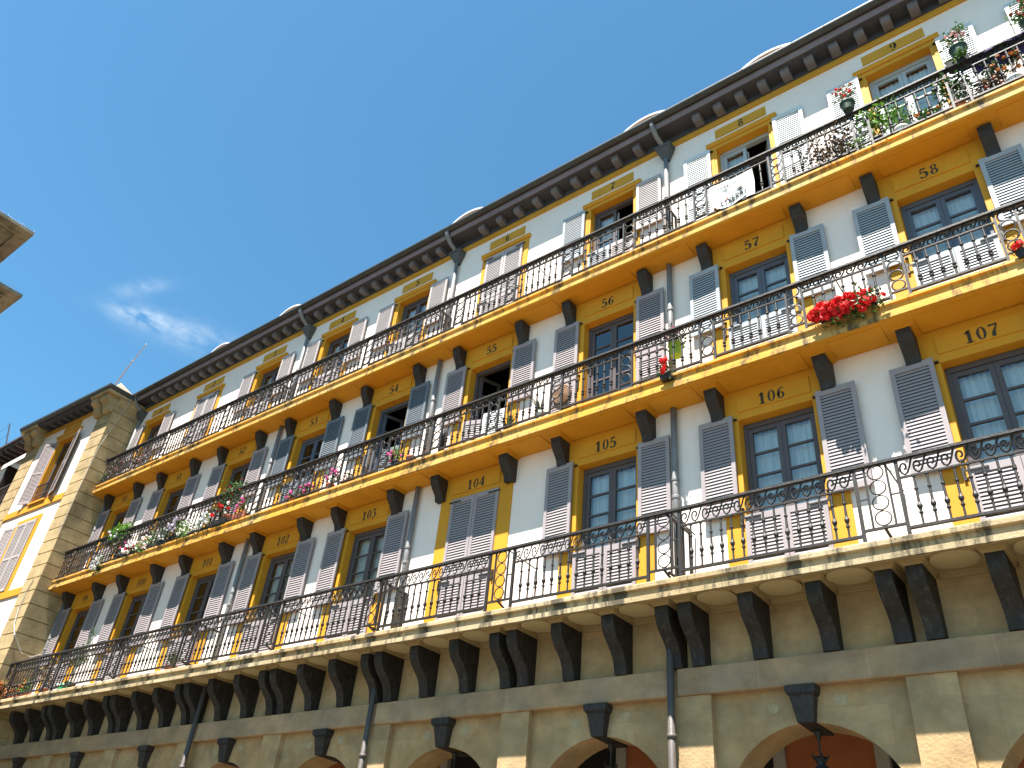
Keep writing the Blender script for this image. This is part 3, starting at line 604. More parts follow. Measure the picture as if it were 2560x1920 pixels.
# ------------------------------------------------------------------ arcade
ARCC = [(MID[k]+MID[k+1])/2+.03 for k in range(NB)]; ARCC[0] = .03
ar = MB(); T = .55; RA = 1.155; ZC = 3.03; ZT = 4.97
def arch_wall(mb):
    n = 28; edges = [XL-6.0]
    for k, c in enumerate(ARCC):
        x0 = (MID[k] if k else -1.5)+.02; x1 = MID[k+1]+.02
        pl = [(c-RA*math.cos(math.pi*i/n), ZC+RA*math.sin(math.pi*i/n)) for i in range(n+1)]
        for y_, fl in ((0.0, 0), (T, 1)):
            for i in range(n):
                a, b_ = pl[i], pl[i+1]; mb.add([(a[0],y_,a[1]),(b_[0],y_,b_[1]),(b_[0],y_,ZT),(a[0],y_,ZT)], [(0,1,2,3) if not fl else (3,2,1,0)])
            for xa, xb in ((x0, c-RA), (c+RA, x1)): mb.add([(xa,y_,0),(xb,y_,0),(xb,y_,ZT),(xa,y_,ZT)], [(0,1,2,3) if not fl else (3,2,1,0)])
        for i in range(n): a, b_ = pl[i], pl[i+1]; mb.add([(a[0],0,a[1]),(b_[0],0,b_[1]),(b_[0],T,b_[1]),(a[0],T,a[1])], [(3,2,1,0)])
        for xa in (c-RA, c+RA): mb.add([(xa,0,0),(xa,T,0),(xa,T,ZC),(xa,0,ZC)], [(0,1,2,3)])
arch_wall(ar)
ar.add([(XL-6,0,0),(-1.48,0,0),(-1.48,0,ZT),(XL-6,0,ZT)], [(0,1,2,3)])
arcade = ar.build('arcade', M_stone, building)
fz = MB(); fz.box(XL-6, XR, -.004, .30, ZT, 5.768); fz.build('frieze_wall', M_stone, arcade)
bd = MB(); xs_ = [XL-6, 7.96, 8.10, 13.30, 13.42, 19.265, 19.395, XR]
for a, b_ in ((XL-6, 7.94), (8.12, 13.385), (13.535, 19.255), (19.405, XR)): bd.prism_x([(.001,4.595),(-.135,4.595),(-.15,4.61),(-.15,4.945),(-.135,4.953),(.001,4.965)], a, b_)
for a, b_ in ((7.94, 8.12), (13.385, 13.535), (19.255, 19.405)): bd.box(a, b_, -.10, .001, 4.60, 4.96)
bd.build('string_course', M_band, arcade)
for k in range(NB+1):
    pl = MB(); c = MID[k]+.035; pl.box(c-.27, c+.27, -.11, .002, 0, 4.592); pl.build('pilaster', M_stone, arcade)
for k in range(NB):
    ks = MB(); c = ARCC[k]-.0
    ks.add([(c-.10,-.10,4.17),(c+.10,-.10,4.17),(c+.10,.10,4.17),(c-.10,.10,4.17),(c-.15,-.15,4.475),(c+.15,-.15,4.475),(c+.15,.10,4.475),(c-.15,.10,4.475)], [(0,3,2,1),(4,5,6,7),(0,1,5,4),(1,2,6,5),(2,3,7,6),(3,0,4,7)])
    ks.box(c-.165, c+.165, -.165, .05, 4.476, 4.495); ks.prism_y([(c-.175,4.496),(c+.175,4.496),(c+.19,4.53),(c+.19,4.591),(c-.19,4.591),(c-.19,4.53)], -.185, .05)
    ks.add([(c-.10,-.098,4.172),(c+.10,-.098,4.172),(c+.10,T+.01,4.150),(c-.10,T+.01,4.150),(c-.10,-.098,4.20),(c+.10,-.098,4.20),(c+.10,T+.01,4.2),(c-.10,T+.01,4.2)], [(0,3,2,1),(0,1,5,4),(1,2,6,5),(2,3,7,6),(3,0,4,7)])
    ks.build('keystone', M_bracket2, arcade)
pp_ = 0
for k in range(3, NB):
    for dx, dz in ((-.42, .02), (.42, .06)):
        d_ = MB(); n = 18; rr = random.uniform(.07, .10); d_.add([(ARCC[k]+dx+rr*(1+.12*math.sin(3*a))*math.cos(a), -.004, 4.36+dz+rr*(1+.15*math.cos(2*a))*math.sin(a)) for a in [2*math.pi*i/n for i in range(n)]], [tuple(range(n))])
        d_.build('mortar_patch', M_patch, arcade)
# inside the arcade: ceiling, back wall with orange panels, pale jambs and dark doorways
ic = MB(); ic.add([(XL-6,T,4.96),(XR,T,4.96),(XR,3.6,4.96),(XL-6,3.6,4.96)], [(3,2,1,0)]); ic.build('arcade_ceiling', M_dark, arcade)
ib = MB(); jb = MB(); dkk = MB()
for k in range(-1, NB):
    c = 20.09-2.98*(6-k)
    ib.box(c-.70, c+.70, 3.5, 3.6, 0, 4.95)
    for sg in (-1, 1): jb.box(c+sg*.80-.10, c+sg*.80+.10, 3.44, 3.6, 0, 4.95)
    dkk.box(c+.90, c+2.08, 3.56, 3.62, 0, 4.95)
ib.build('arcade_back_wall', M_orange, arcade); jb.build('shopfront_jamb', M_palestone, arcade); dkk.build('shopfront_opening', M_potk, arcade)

# ------------------------------------------------------------------ corner tower (front turned 2 degrees)
TX, TY, TH = -1.37, -.95, R(2.0)
ct, st_ = math.cos(TH), math.sin(TH)
def tf(p): return (TX+p[0]*ct-p[1]*st_, TY+p[0]*st_+p[1]*ct, p[2])
tower = thing('corner_tower', 'corner pavilion with sandstone quoins, white walls and stone scroll brackets under its eaves', 'building', (-4.5, -.6, 0))
UL = -5.85
w = MB(tf)
wu = -2.75
wall_cells(w, UL+.9, -.9, 0, 15.9, [(wu-.56, wu+.56, 12.62, 15.18), (wu-.62, wu+.62, 9.35, 11.92)], 0.0)
w.build('plaster_wall', M_white, tower)
sd = MB(tf); sd.add([(0,0,0),(0,1.1,0),(0,1.1,16.05),(0,0,16.05)], [(0,1,2,3)]); sd.add([(UL,0,0),(UL,.6,0),(UL,.6,16.05),(UL,0,16.05)], [(3,2,1,0)])
sd.build('side_wall', M_quoin, tower)
ri = MB(tf); ri.box(UL+.3, -.3, .9, .95, 8, 16); ri.build('room_walls', M_dark, tower)
zq = [4.7, 5.15, 5.6, 6.05, 6.5, 6.95, 7.4, 7.85, 8.3, 8.72, 9.14, 9.56, 9.97, 10.38, 10.79, 11.21, 11.62, 12.03, 12.43, 12.86, 13.30, 13.70, 14.15, 14.60, 15.05, 15.50, 15.98]
for u0, u1 in ((-.92, .03), (UL-.03, UL+.90)):
    q = MB(tf)
    for i in range(len(zq)-1):
        g = .018; q.box(u0 if u1 > 0 else u0+.0, u1, -.035, .0+(.95 if u1 > 0 else .3), zq[i]+g, zq[i+1]-g)
    q.box(u0+.02, u1-.022, -.012, .02, 0, 16.0)
    q.build('quoin', M_quoin, tower)
# upper window
s = MB(tf)
s.box(wu-.84, wu-.56, -.02, .26, 12.36, 15.18); s.box(wu+.56, wu+.84, -.02, .26, 12.36, 15.18); s.box(wu-.84, wu+.84, -.022, .26, 15.18, 15.36); s.prism_x([(.0,15.361),(-.05,15.361),(-.07,15.40),(-.07,15.43),(.0,15.43)], wu-.87, wu+.87)
s.box(wu-.58, wu+.58, -.019, .01, 15.52, 15.78); s.box(UL+.905, -.93, -.045, .01, 12.36, 12.60); s.box(wu-.56, wu+.56, -.10, .26, 12.601, 12.66)
tw = s.build('window', M_yellow, tower)
fr_ = MB(tf); fr_.box(wu-.55, wu-.45, .17, .23, 12.67, 15.17); fr_.box(wu+.45, wu+.55, .17, .23, 12.67, 15.17); fr_.box(wu-.45, wu+.45, .171, .229, 15.05, 15.17); fr_.box(wu-.05, wu+.05, .171, .229, 12.67, 15.05); fr_.build('window_frame', M_fmauve, tw)
g_ = MB(tf); g_.add([(wu-.45,.2,12.67),(wu+.45,.2,12.67),(wu+.45,.2,15.05),(wu-.45,.2,15.05)], [(0,1,2,3)]); g_.build('glass', M_glass, tw)
gr = MB(tf)
for i in range(9): gr.lathe(wu-.5+i*.125, -.06, [(.01,12.66),(.01,12.9),(.022,12.92),(.01,12.95),(.01,13.3)], 6)
gr.box(wu-.56, wu+.56, -.075, -.045, 13.30, 13.33); gr.build('window_guard', M_iron, tw)
for u, rz in ((wu-.63, math.pi+R(12)), (wu+.63, R(-14))):
    p = tf((u, -.03, 12.72))
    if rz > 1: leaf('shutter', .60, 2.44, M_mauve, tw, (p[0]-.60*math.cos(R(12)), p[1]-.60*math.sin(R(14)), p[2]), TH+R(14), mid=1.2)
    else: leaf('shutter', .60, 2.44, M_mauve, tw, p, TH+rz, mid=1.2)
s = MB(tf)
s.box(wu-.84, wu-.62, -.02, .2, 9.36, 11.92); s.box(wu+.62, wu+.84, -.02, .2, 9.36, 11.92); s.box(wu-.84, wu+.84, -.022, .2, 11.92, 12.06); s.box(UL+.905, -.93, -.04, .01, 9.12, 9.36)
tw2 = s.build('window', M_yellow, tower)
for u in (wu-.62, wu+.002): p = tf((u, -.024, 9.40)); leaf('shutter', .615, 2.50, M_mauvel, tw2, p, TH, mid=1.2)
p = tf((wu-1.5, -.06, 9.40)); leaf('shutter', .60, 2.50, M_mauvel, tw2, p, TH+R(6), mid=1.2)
b = MB(tf); b.box(UL+.9, -.9, -.03, .01, 15.80, 15.97); b.build('frieze_band', M_ystain, tower)
# stone cornice blocks with scroll brackets
SCR = [(0,16.02),(-.40,16.02),(-.42,15.98),(-.43,15.90),(-.40,15.83),(-.33,15.80),(-.27,15.74),(-.23,15.62),(-.20,15.52),(-.16,15.46),(-.10,15.44),(0,15.44)]
for u in (-.80, -.22, UL+.22, UL+.80): cs = MB(tf); cs.prism_x(SCR, u-.21, u+.21); cs.build('scroll_bracket', M_quoin, tower)
cs = MB(tf); cs.prism_x([(.0,16.025),(-.47,16.025),(-.50,16.06),(-.50,16.12),(.0,16.12)], UL-.16, UL+1.05); cs.build('stone_cornice', M_quoin, tower)
cs = MB(tf); cs.prism_x([(.0,16.025),(-.47,16.025),(-.50,16.06),(-.50,16.12),(.0,16.12)], -1.05, .16)
cs.box(-.0, .16, .001, 1.0, 16.025, 16.119); cs.prism_y([(.0,15.70),(.04,15.72),(.10,15.92),(.13,16.02),(.0,16.02)], .0, .95)
cs.build('stone_cornice', M_quoin, tower)
ev = MB(tf); ev.box(UL+1.06, -1.06, -.44, .0, 16.05, 16.12); te = ev.build('eaves', M_eave, tower)
for i in range(8):
    u = UL+1.35+i*(3.2/7); cb = MB(tf); cb.prism_x([(.0,15.97),(-.22,15.97),(-.27,15.99),(-.30,16.04),(-.30,16.05),(.0,16.05)], u-.085, u+.085); cb.build('corbel', M_eave, te)
gt = MB(tf); GP = [(-.46,16.121),(-.53,16.15),(-.56,16.20),(-.565,16.27),(-.46,16.27)]; gt.prism_x(GP, UL-.22, .22)
gt.prism_y([(.13,16.121),(.19,16.15),(.215,16.20),(.22,16.27),(.13,16.27)], -.46, .36); gt.build('gutter', M_gutter, tower)
rt_ = MB(tf); rt_.add([(UL-.2,-.5,16.26),(.2,-.5,16.26),(.2,4,16.26),(UL-.2,4,16.26),(-1.6,1.2,17.15),(-4.3,1.2,17.15)], [(0,1,4,5),(1,2,4),(2,3,5,4),(3,0,5)]); rt_.build('roof', M_roof, tower)
rt_ = MB(tf); rt_.add([(-.9,-.30,16.27),(.10,-.30,16.27),(.10,.55,16.27),(-.9,.55,16.27),(-.36,-.02,16.80)], [(0,1,4),(1,2,4),(2,3,4),(3,0,4)]); rt_.build('hip_cap', M_cornice, tower)
# ------------------------------------------------------------------ house beyond the tower
far = thing('terraced_house', 'white house beyond the stone tower with brown timber eaves and a brown balcony window', 'building', (-11, -.3, 0))
f_ = MB(); f_.box(-16, -7.35, -.35, 6, 0, 16.7); f_.build('plaster_wall', M_white, far)
f_ = MB(); f_.box(-16, -7.36, -.95, .0, 16.75, 16.86); f_.prism_x([(-1.0,16.862),(-1.0,16.96),(3,18.3),(3,16.862)], -16, -7.36)
for i in range(17): f_.box(-15.9+i*.5, -15.75+i*.5, -.9, -.352, 16.60, 16.749)
f_.build('eaves', M_brown, far)
f_ = MB(); f_.box(-9.9, -7.75, -.85, -.352, 13.35, 13.5); f_.box(-9.9, -7.75, -.40, -.353, 13.5, 15.6)
for i in range(10): f_.box(-9.88+i*.23, -9.83+i*.23, -.85, -.80, 13.5, 14.5)
f_.box(-9.9, -7.75, -.86, -.79, 14.5, 14.56); f_.box(-9.9, -9.75, -.85, -.352, 14.57, 15.7); f_.box(-7.9, -7.75, -.85, -.352, 14.57, 15.7)
f_.build('balcony', M_brown, far)
f_ = MB(); f_.add([(-10.1,-.36,16.05),(-7.6,-.36,16.05),(-7.6,-.95,15.75),(-10.1,-.95,15.75),(-10.1,-.955,15.55),(-7.6,-.955,15.55)], [(0,1,2,3),(3,2,5,4)]); f_.build('awning', M_awn, far)
# ------------------------------------------------------------------ stone building on the left: only the corners of two cornices reach into the picture
sb = thing('stone_town_building', 'weathered stone building at the left edge, corners of two coffered cornices showing', 'building', (-6, -12, 0))
f_ = MB(); f_.box(-14, -1.3, -22, -7.9, 0, 20.5); f_.build('stone_wall', M_cornice, sb)
def cornice(tx, ty, z):
    q = MB(); q.box(-14, tx, -22, ty, z, z+.10)
    dy_ = .62
    for a0, a1, zz in ((.28, .40, .03), (.40, .95, .018)): pass
    # raised coffer frame under the slab
    for (xa, xb, ya, yb) in ((tx-1.5, tx-.32, ty-.36, ty-.29), (tx-.39, tx-.32, ty-1.5, ty-.36)): q.box(xa, xb, ya, yb, z-.035, z-.001)
    q.box(-14, tx-.5, -22, ty-.46, z-.06, z-.0015)
    o = q.build('cornice', M_cornice, sb)
    for i in range(22): sp = MB(); sp.tube([(tx-.03, ty-.05-i*.07, z+.10), (tx-.03+random.uniform(-.03,.05), ty-.05-i*.07, z+.10+random.uniform(.07,.12))], .004, 4); sp.build('bird_spike', M_steel, o)
    for i in range(6): sp = MB(); sp.tube([(tx-.04-i*.3, ty-.03, z+.10), (tx-.04-i*.3, ty-.03+random.uniform(-.02,.04), z+.19)], .004, 4); sp.build('bird_spike', M_steel, o)
cornice(1.369, -6.172, 18.0); cornice(1.235, -5.60, 16.0)

# ------------------------------------------------------------------ ground
g = MB(); g.add([(-150,-180,0),(150,-180,0),(150,40,0),(-150,40,0)], [(0,1,2,3)]); tag(g.build('ground', M_grnd), kind='structure')

# ------------------------------------------------------------------ small things
def bez(p0, p1, sag, n=14):
    p0, p1 = Vector(p0), Vector(p1); return [tuple(p0.lerp(p1, i/n)-Vector((0,0,sag*4*(i/n)*(1-i/n)))) for i in range(n+1)]
c = MB(); c.tube([(-2.35,-1.0,16.6),(-1.55,-1.0,17.62),(-.95,-1.0,18.19)], [.028,.022,.014], 6); c.lathe(-1.50, -1.0, [(.035,17.64),(.035,17.70)], 6); c.lathe(-.95, -1.0, [(.03,18.17),(.03,18.22)], 6)
tag(c.build('lightning_rod', M_steel), 'thin leaning metal rod rising from the roof of the corner tower', 'rod')
c = MB(); c.tube([tf((.20,.33,16.15)), tf((.06,-.0,14.1)), tf((.05,-.05,12.6)), tf((.02,-.08,11.0))], .011, 5)
tag(c.build('cable', M_cable), 'grey cable running down from the tower gutter across its quoins', 'cable')
c = MB(); c.tube([tf(p) for p in ((-.30,-.06,9.5),(-.42,-.07,9.1),(-.42,-.07,8.6),(-.25,-.07,8.1),(.05,-.06,7.75))] + [tf((.06,.3,7.35)), tf((.06,.6,7.30)), tf((.06,.93,7.5))], .014, 5)
tag(c.build('loose_cable', M_cable), 'looped white cable hanging low on the tower corner beside the lowest balcony', 'cable')
c = MB(); c.tube([(-11.6,-.8,17.15),(-12.6,-.8,18.6)], .03, 5); c.tube([(-12.55,-.8,18.5),(-16,-.8,18.2)], .006, 4); c.tube([(-12.1,-.8,17.9),(-16,-.8,17.5)], .006, 4)
tag(c.build('aerial_mast', M_potk), 'dark aerial mast with thin wires on the roof of the far house', 'mast')
# lanterns under the arches
for k, lab in ((7, 'black iron lantern hanging in the arch below window 106, orange wall behind'), (6, 'black iron lantern hanging in the arch below window 105, dark doorway behind'), (5, 'black iron lantern under the third arch from the right, mostly hidden by its keystone')):
    x = ARCC[k]+.0; y = .28; tl = thing('hanging_lantern', lab, 'lantern', (x, y, 3.3), 'lanterns hanging in the arches')
    c = MB(); c.lathe(x, y, [(.05,4.145),(.045,4.10),(.014,4.03),(.012,3.86)], 8); c.build('rod', M_potk, tl)
    c = MB(); c.lathe(x, y, [(.05,3.86),(.105,3.845),(.06,3.83),(.05,3.77),(.055,3.76),(.13,3.70),(.135,3.685),(.12,3.68)], 6)
    for i in range(6): a = math.pi*i/3; c.tube([(x+.045*math.cos(a), y+.045*math.sin(a), 3.80), (x+.115*math.cos(a), y+.115*math.sin(a), 3.885)], [.02,.004], 4)
    c.build('lantern_crown', M_potk, tl)
    c = MB(); c.lathe(x, y, [(.12,3.679),(.07,3.36),(.03,3.34)], 6); c.build('lantern_body', M_potk, tl)
# banner on the rail of window 8
bt = thing('banner', 'crumpled white protest banner with black lettering tied to the rail below window 8', 'banner', (20.97, -.53, 12.83))
nx, nz = 60, 36; vs = []
def bpt(u, v):
    x = 20.57+u*.80; sagt = .06*math.sin(math.pi*u); zt_ = 13.52-sagt*.5; zb_ = 12.94-.10*math.sin(math.pi*min(1,u*1.3))*(1 if u < .77 else .4)-(.06 if u > .8 else 0)+.16*max(0,.25-u)*4*.25
    z = zt_+(zb_-zt_)*v; y = -.535-.018*math.sin(3.2*math.pi*v+2*u)*v*(1-.3*u)-.02*math.sin(9*u+4*v)*math.sin(math.pi*v)-.006*math.sin(23*u-6*v)*v
    return (x-.02*math.sin(math.pi*v)*(1-u*2), y, z)
c = MB()
for j in range(nz+1):
    for i in range(nx+1): vs.append(bpt(i/nx, j/nz))
c.add(vs, [(j*(nx+1)+i, (j+1)*(nx+1)+i, (j+1)*(nx+1)+i+1, j*(nx+1)+i+1) for j in range(nz) for i in range(nx)])
c.build('cloth', M_cloth, bt, True)
def on_banner(name, strokes, material, u0, v0, su, sv):
    c = MB()
    for pts in strokes:
        mb = MB(); mb.ribbon(pts, 0, 0, 0, 1); 
        c.add([(lambda q: (q[0], q[1]-.012, q[2]))(bpt(min(.99,max(.01,u0+p[0]*su)), min(.99,max(.01,v0-p[2]*sv)))) for p in mb.v], mb.q)
    c.build(name, material, bt)
LT = {'O': [[(.3,.03,.14),(.06,.3,.15),(.06,.7,.15),(.3,.97,.14),(.54,.7,.15),(.54,.3,.15),(.3,.03,.14)]], 'H': [[(.08,0,.16),(.08,1,.16)],[(.54,0,.16),(.54,1,.16)],[(.08,.5,.14),(.54,.5,.14)]], 'E': [[(.1,0,.16),(.1,1,.16)],[(.1,.06,.14),(.55,.06,.14)],[(.1,.5,.14),(.5,.5,.14)],[(.1,.94,.14),(.55,.94,.14)]], 'T': [[(.3,0,.16),(.3,1,.16)],[(0,.94,.14),(.6,.94,.14)]], 'X': [[(0,0,.16),(.6,1,.16)],[(.6,0,.16),(0,1,.16)]], 'R': [[(.1,0,.16),(.1,1,.16)],[(.1,.93,.13),(.5,.85,.14),(.48,.58,.14),(.1,.5,.13)],[(.25,.5,.15),(.6,0,.15)]],
      'A': [[(0,0,.16),(.3,1,.16)],[(.6,0,.16),(.3,1,.16)],[(.12,.35,.12),(.48,.35,.12)]], '!': [[(.3,.32,.17),(.3,1,.17)],[(.3,0,.17),(.3,.16,.17)]], 'K': [[(.1,0,.16),(.1,1,.16)],[(.1,.4,.14),(.55,1,.14)],[(.25,.55,.14),(.6,0,.14)]], 'I': [[(.3,0,.16),(.3,1,.16)]], 'L': [[(.1,0,.16),(.1,1,.16)],[(.1,.06,.14),(.55,.06,.14)]], 'N': [[(.08,0,.15),(.08,1,.15)],[(.08,1,.15),(.52,0,.15)],[(.52,0,.15),(.52,1,.15)]], 'U': [[(.08,1,.15),(.1,.2,.15),(.3,.03,.14),(.5,.2,.15),(.52,1,.15)]], 'M': [[(.05,0,.14),(.05,1,.14)],[(.05,1,.12),(.3,.4,.12)],[(.3,.4,.12),(.55,1,.12)],[(.55,0,.14),(.55,1,.14)]], 'P': [[(.1,0,.16),(.1,1,.16)],[(.1,.93,.13),(.5,.85,.14),(.48,.55,.14),(.1,.47,.13)]], 'S': [[(.5,.85,.12),(.3,.97,.12),(.1,.78,.14),(.5,.25,.15),(.3,.03,.12),(.06,.15,.12)]]}
def word(txt, u0, v0, su, sv, material, name):
    st_l = []
    for i, ch in enumerate(txt):
        if ch in LT: st_l += [[(a+i*.75, b_, w_) for a, b_, w_ in pts] for pts in LT[ch]]
    on_banner(name, st_l, material, u0, v0, su, sv)
word('ETXERA!', .22, .92, .12, .19, M_ink, 'lettering')
word('EUSKAL PRESO', .18, .24, .068, .13, M_inkg, 'lettering'); word('IHESLARIAK', .27, .42, .065, .13, M_inkg, 'lettering')
on_banner('emblem', [[(0,.5,.06),(.5,.42,.16),(1.0,.5,.2),(1.35,.55,.42),(1.5,.5,.1)],[(1.25,.3,.2),(1.4,.15,.3)]], M_ink, .30, .70, .30, .20)
on_banner('arrow', [[(0,0,.12),(.5,.55,.14)],[(.25,.62,.1),(.55,.6,.12),(.55,.3,.1)]], M_inkr, .30, .80, .17, .2)
# wicker disc on the wall by window 56
c = MB(); n = 24
for i in range(5):
    r0 = .19-.04*i; c.tube([(17.12+r0*math.cos(2*math.pi*j/n), -.115, 10.31+r0*math.sin(2*math.pi*j/n)) for j in range(n)], .022, 5, True)
c.lathe(17.12, -.12, [(.02,10.30),(.02,10.32)], 6)
tag(c.build('wicker_disc', M_wick), 'round brown woven disc hung on the shutter left of window 56', 'wicker disc')
# watering can
wc = thing('watering_can', 'green plastic watering can with a white rose on the lowest balcony below window 99', 'watering can', (2.0, -.55, 6.0))
x, y, z = 2.02, -.55, 6.0
c = MB(); c.lathe(x, y, [(.11,z+.005),(.115,z+.02),(.105,z+.16),(.08,z+.20),(.07,z+.21)], 14); c.build('body', M_can, wc, True)
c = MB(); c.tube([(x+.09,y,z+.05),(x+.2,y,z+.10),(x+.2,y,z+.22),(x+.08,y,z+.27),(x-.04,y,z+.24)], .014, 7); c.build('handle', M_can, wc, True)
c = MB(); c.tube([(x-.09,y,z+.06),(x-.2,y,z+.13),(x-.29,y,z+.17)], [.028,.018,.014], 8); c.build('spout', M_can, wc, True)
c = MB(); c.tube([(x-.285,y,z+.167),(x-.36,y,z+.20)], [.014,.05], 8); c.build('rose', M_potw, wc)
# purple blanket over the rail at the right end of the top balcony
c = MB(); n = 30; vs = []
for i in range(n+1):
    xx = 25.0+1.9*i/n; f = .012*math.sin(i*1.7)
    vs += [(xx, -.40+f, 13.45+.05*math.sin(i*.6)), (xx, -.44+f, 13.81), (xx, -.485, 13.825), (xx, -.525-f, 13.80), (xx, -.53-f, 13.745+.02*math.sin(i*1.1))]
c.add(vs, [(5*i+j, 5*i+5+j, 5*i+6+j, 5*i+1+j) for i in range(n) for j in range(4)])
tag(c.build('blanket', M_purple, None, True), 'dark purple cloth draped over the top rail near the right edge', 'cloth')
# folded parasol / lamp on the balcony of window 55
c = MB(); c.lathe(14.28, -.30, [(.05,9.56),(.02,9.60),(.015,9.75),(.06,9.8),(.085,10.15),(.07,10.22),(.02,10.3)], 8)
tag(c.build('folded_parasol', M_potk), 'small folded black parasol standing on the middle balcony left of window 55', 'parasol')

# ------------------------------------------------------------------ plants
rnd = random.Random(11)
def leafquad(mb, p, size, up=.3, narrow=.5):
    d = Vector((rnd.gauss(0,1), rnd.gauss(0,1), rnd.gauss(0,1)+up)).normalized(); u = d.cross(Vector((rnd.gauss(0,1), rnd.gauss(0,1), rnd.gauss(0,1)))).normalized(); p = Vector(p)
    a = size*rnd.uniform(.7,1.25); w_ = a*narrow; n_ = d.cross(u)*a*.15
    mb.add([tuple(p), tuple(p+d*a*.5+u*w_*.5+n_), tuple(p+d*a), tuple(p+d*a*.5-u*w_*.5+n_)], [(0,1,2,3)])
def blossom(mb, p, r, n=9):
    p = Vector(p)
    for i in range(n):
        d = Vector((rnd.gauss(0,1), rnd.gauss(0,1)-.4, rnd.gauss(0,1))).normalized(); q = p+d*r*.6; u = d.cross(Vector((.3,.5,.8))).normalized(); v = d.cross(u); s_ = r*.62
        mb.add([tuple(q+u*s_), tuple(q+v*s_), tuple(q-u*s_), tuple(q-v*s_)], [(0,1,2,3)])
def plant(label, x, y, z0, rx, rz, leafk='green', n=140, size=.055, flowers=None, pot=None, zc=None, ry=.13, narrow=.5, group='plants on the balconies', kind='potted_plant', stems=3, cat='plant'):
    """z0 pot foot; crown centred zc, radii rx, ry, rz; flowers=[(material key, count, radius)]; pot=(material, radius, height) or ('box', material, half length, height)"""
    zc = zc if zc is not None else z0+.2+rz
    o = thing(kind, label, cat, (x, y, z0), group)
    size *= 1.35; n = int(n*1.15)
    f = MB()
    cl = [(x+rnd.uniform(-1,1)*rx*.75, y+rnd.uniform(-1,1)*ry*.7, zc+rnd.uniform(-1,1)*rz*.7) for _ in range(max(4, n//22))]
    for i in range(n):
        q = rnd.choice(cl); sp = .38*min(rx, rz)+.02; leafquad(f, (q[0]+rnd.gauss(0,sp*.8), q[1]+rnd.gauss(0,sp*.6), q[2]+rnd.gauss(0,sp*.8)), size, .4, narrow)
    for i in range(stems):
        q = rnd.choice(cl); f.tube([(x+rnd.uniform(-.03,.03)+(q[0]-x)*.3, y, min(z0+.12, zc-.2*rz)), q], .005, 4)
    f.build('foliage', LF[leafk], o)
    for fk, cnt, fr__ in (flowers or []):
        b_ = MB(); cnt = max(1, int(cnt*(.78 if cnt > 12 else 1)))
        for i in range(cnt):
            a = rnd.uniform(0, 6.28); rr = math.sqrt(rnd.random()); ph = rnd.uniform(0, 6.28)
            blossom(b_, (x+rr*rx*math.cos(a)*1.02, y-ry*.9*rnd.uniform(.2,1.1), zc+rr*rz*math.sin(a)*.95+rz*.12), fr__*rnd.uniform(.75,1.25))
            if cnt < 13: b_.build('flower', FL[fk], o); b_ = MB()
        if cnt >= 13: b_.build('flowers', FL[fk], o)
    if pot:
        p_ = MB()
        if pot[0] == 'box':
            hl, hh = pot[2], pot[3]; y = y+.05; p_.prism_x([(y-.075,z0+.004),(y+.075,z0+.004),(y+.095,z0+hh),(y+.08,z0+hh),(y+.07,z0+hh-.03),(y-.07,z0+hh-.03),(y-.08,z0+hh),(y-.095,z0+hh)], x-hl, x+hl); p_.build('planter', pot[1], o)
        else:
            r0, hh = pot[1], pot[2]; p_.lathe(x, y, [(r0*.72,z0+.004),(r0*.95,z0+hh*.82),(r0*1.06,z0+hh*.83),(r0*1.06,z0+hh),(r0*.92,z0+hh),(r0*.9,z0+hh*.9)], 14); p_.build('pot', pot[0], o)
    return o
def spiky(label, x, y, z0, n, ln, leafk, pot, spread=.9, zc=None):
    o = thing('spiky_plant', label, 'plant', (x, y, z0), 'plants on the balconies'); f = MB(); zc = zc or z0+pot[2]
    for i in range(n):
        a = rnd.uniform(0, 6.28); e = rnd.uniform(.25, 1.4); l_ = ln*rnd.uniform(.7, 1.1); d = Vector((math.cos(a)*math.cos(e)*spread, math.sin(a)*math.cos(e)*spread, math.sin(e))).normalized(); b0 = Vector((x, y, zc)); u = d.cross(Vector((0,0,1)))
        u = u.normalized() if u.length > .01 else Vector((1,0,0)); w_ = .014; mid_ = b0+d*l_*.6; tip = b0+d*l_-Vector((0,0,l_*.12*math.cos(e)))
        f.add([tuple(b0-u*w_), tuple(b0+u*w_), tuple(mid_+u*w_*.8), tuple(tip), tuple(mid_-u*w_*.8)], [(0,1,2,4),(4,2,3)])
    f.build('foliage', LF[leafk], o); p_ = MB(); r0, hh = pot[1], pot[2]; p_.lathe(x, y, [(r0*.72,z0+.004),(r0*.95,z0+hh*.82),(r0*1.06,z0+hh*.83),(r0*1.06,z0+hh),(r0*.9,z0+hh*.92)], 14); p_.build('pot', pot[0], o)
z1_, z2_, z3_ = 6.0, 9.56, 12.83
# lowest balcony
plant('rusty orange plant hanging outside the left end of the lowest balcony rail', -1.2, -.80, 6.25, .12, .10, 'dry', 60, .05, [('orange',10,.035)], (M_terra,.07,.10), zc=6.42)
plant('low planter of rusty orange flowers at the far left of the lowest balcony', -.85, -.62, z1_, .38, .12, 'dry', 110, .05, [('orange',16,.04),('rust',10,.03)], ('box',M_terra,.34,.14), zc=6.2)
plant('light green bushy plant with trailing orange blooms at the left of the lowest balcony', -.05, -.66, z1_, .30, .20, 'bright', 170, .06, [('orange',12,.035)], ('box',M_terra,.25,.14), zc=6.26)
plant('dry tan shrub in front of window 99', .9, -.55, z1_, .28, .26, 'dry', 150, .06, [('pale',10,.03)], (M_terra,.11,.18), zc=6.45)
plant('leafy shrub rising over the rail of the lowest balcony in front of window 99', 2.1, -.45, z1_, .42, .28, 'grey', 190, .06, None, (M_potk,.14,.24), zc=6.95, stems=7)
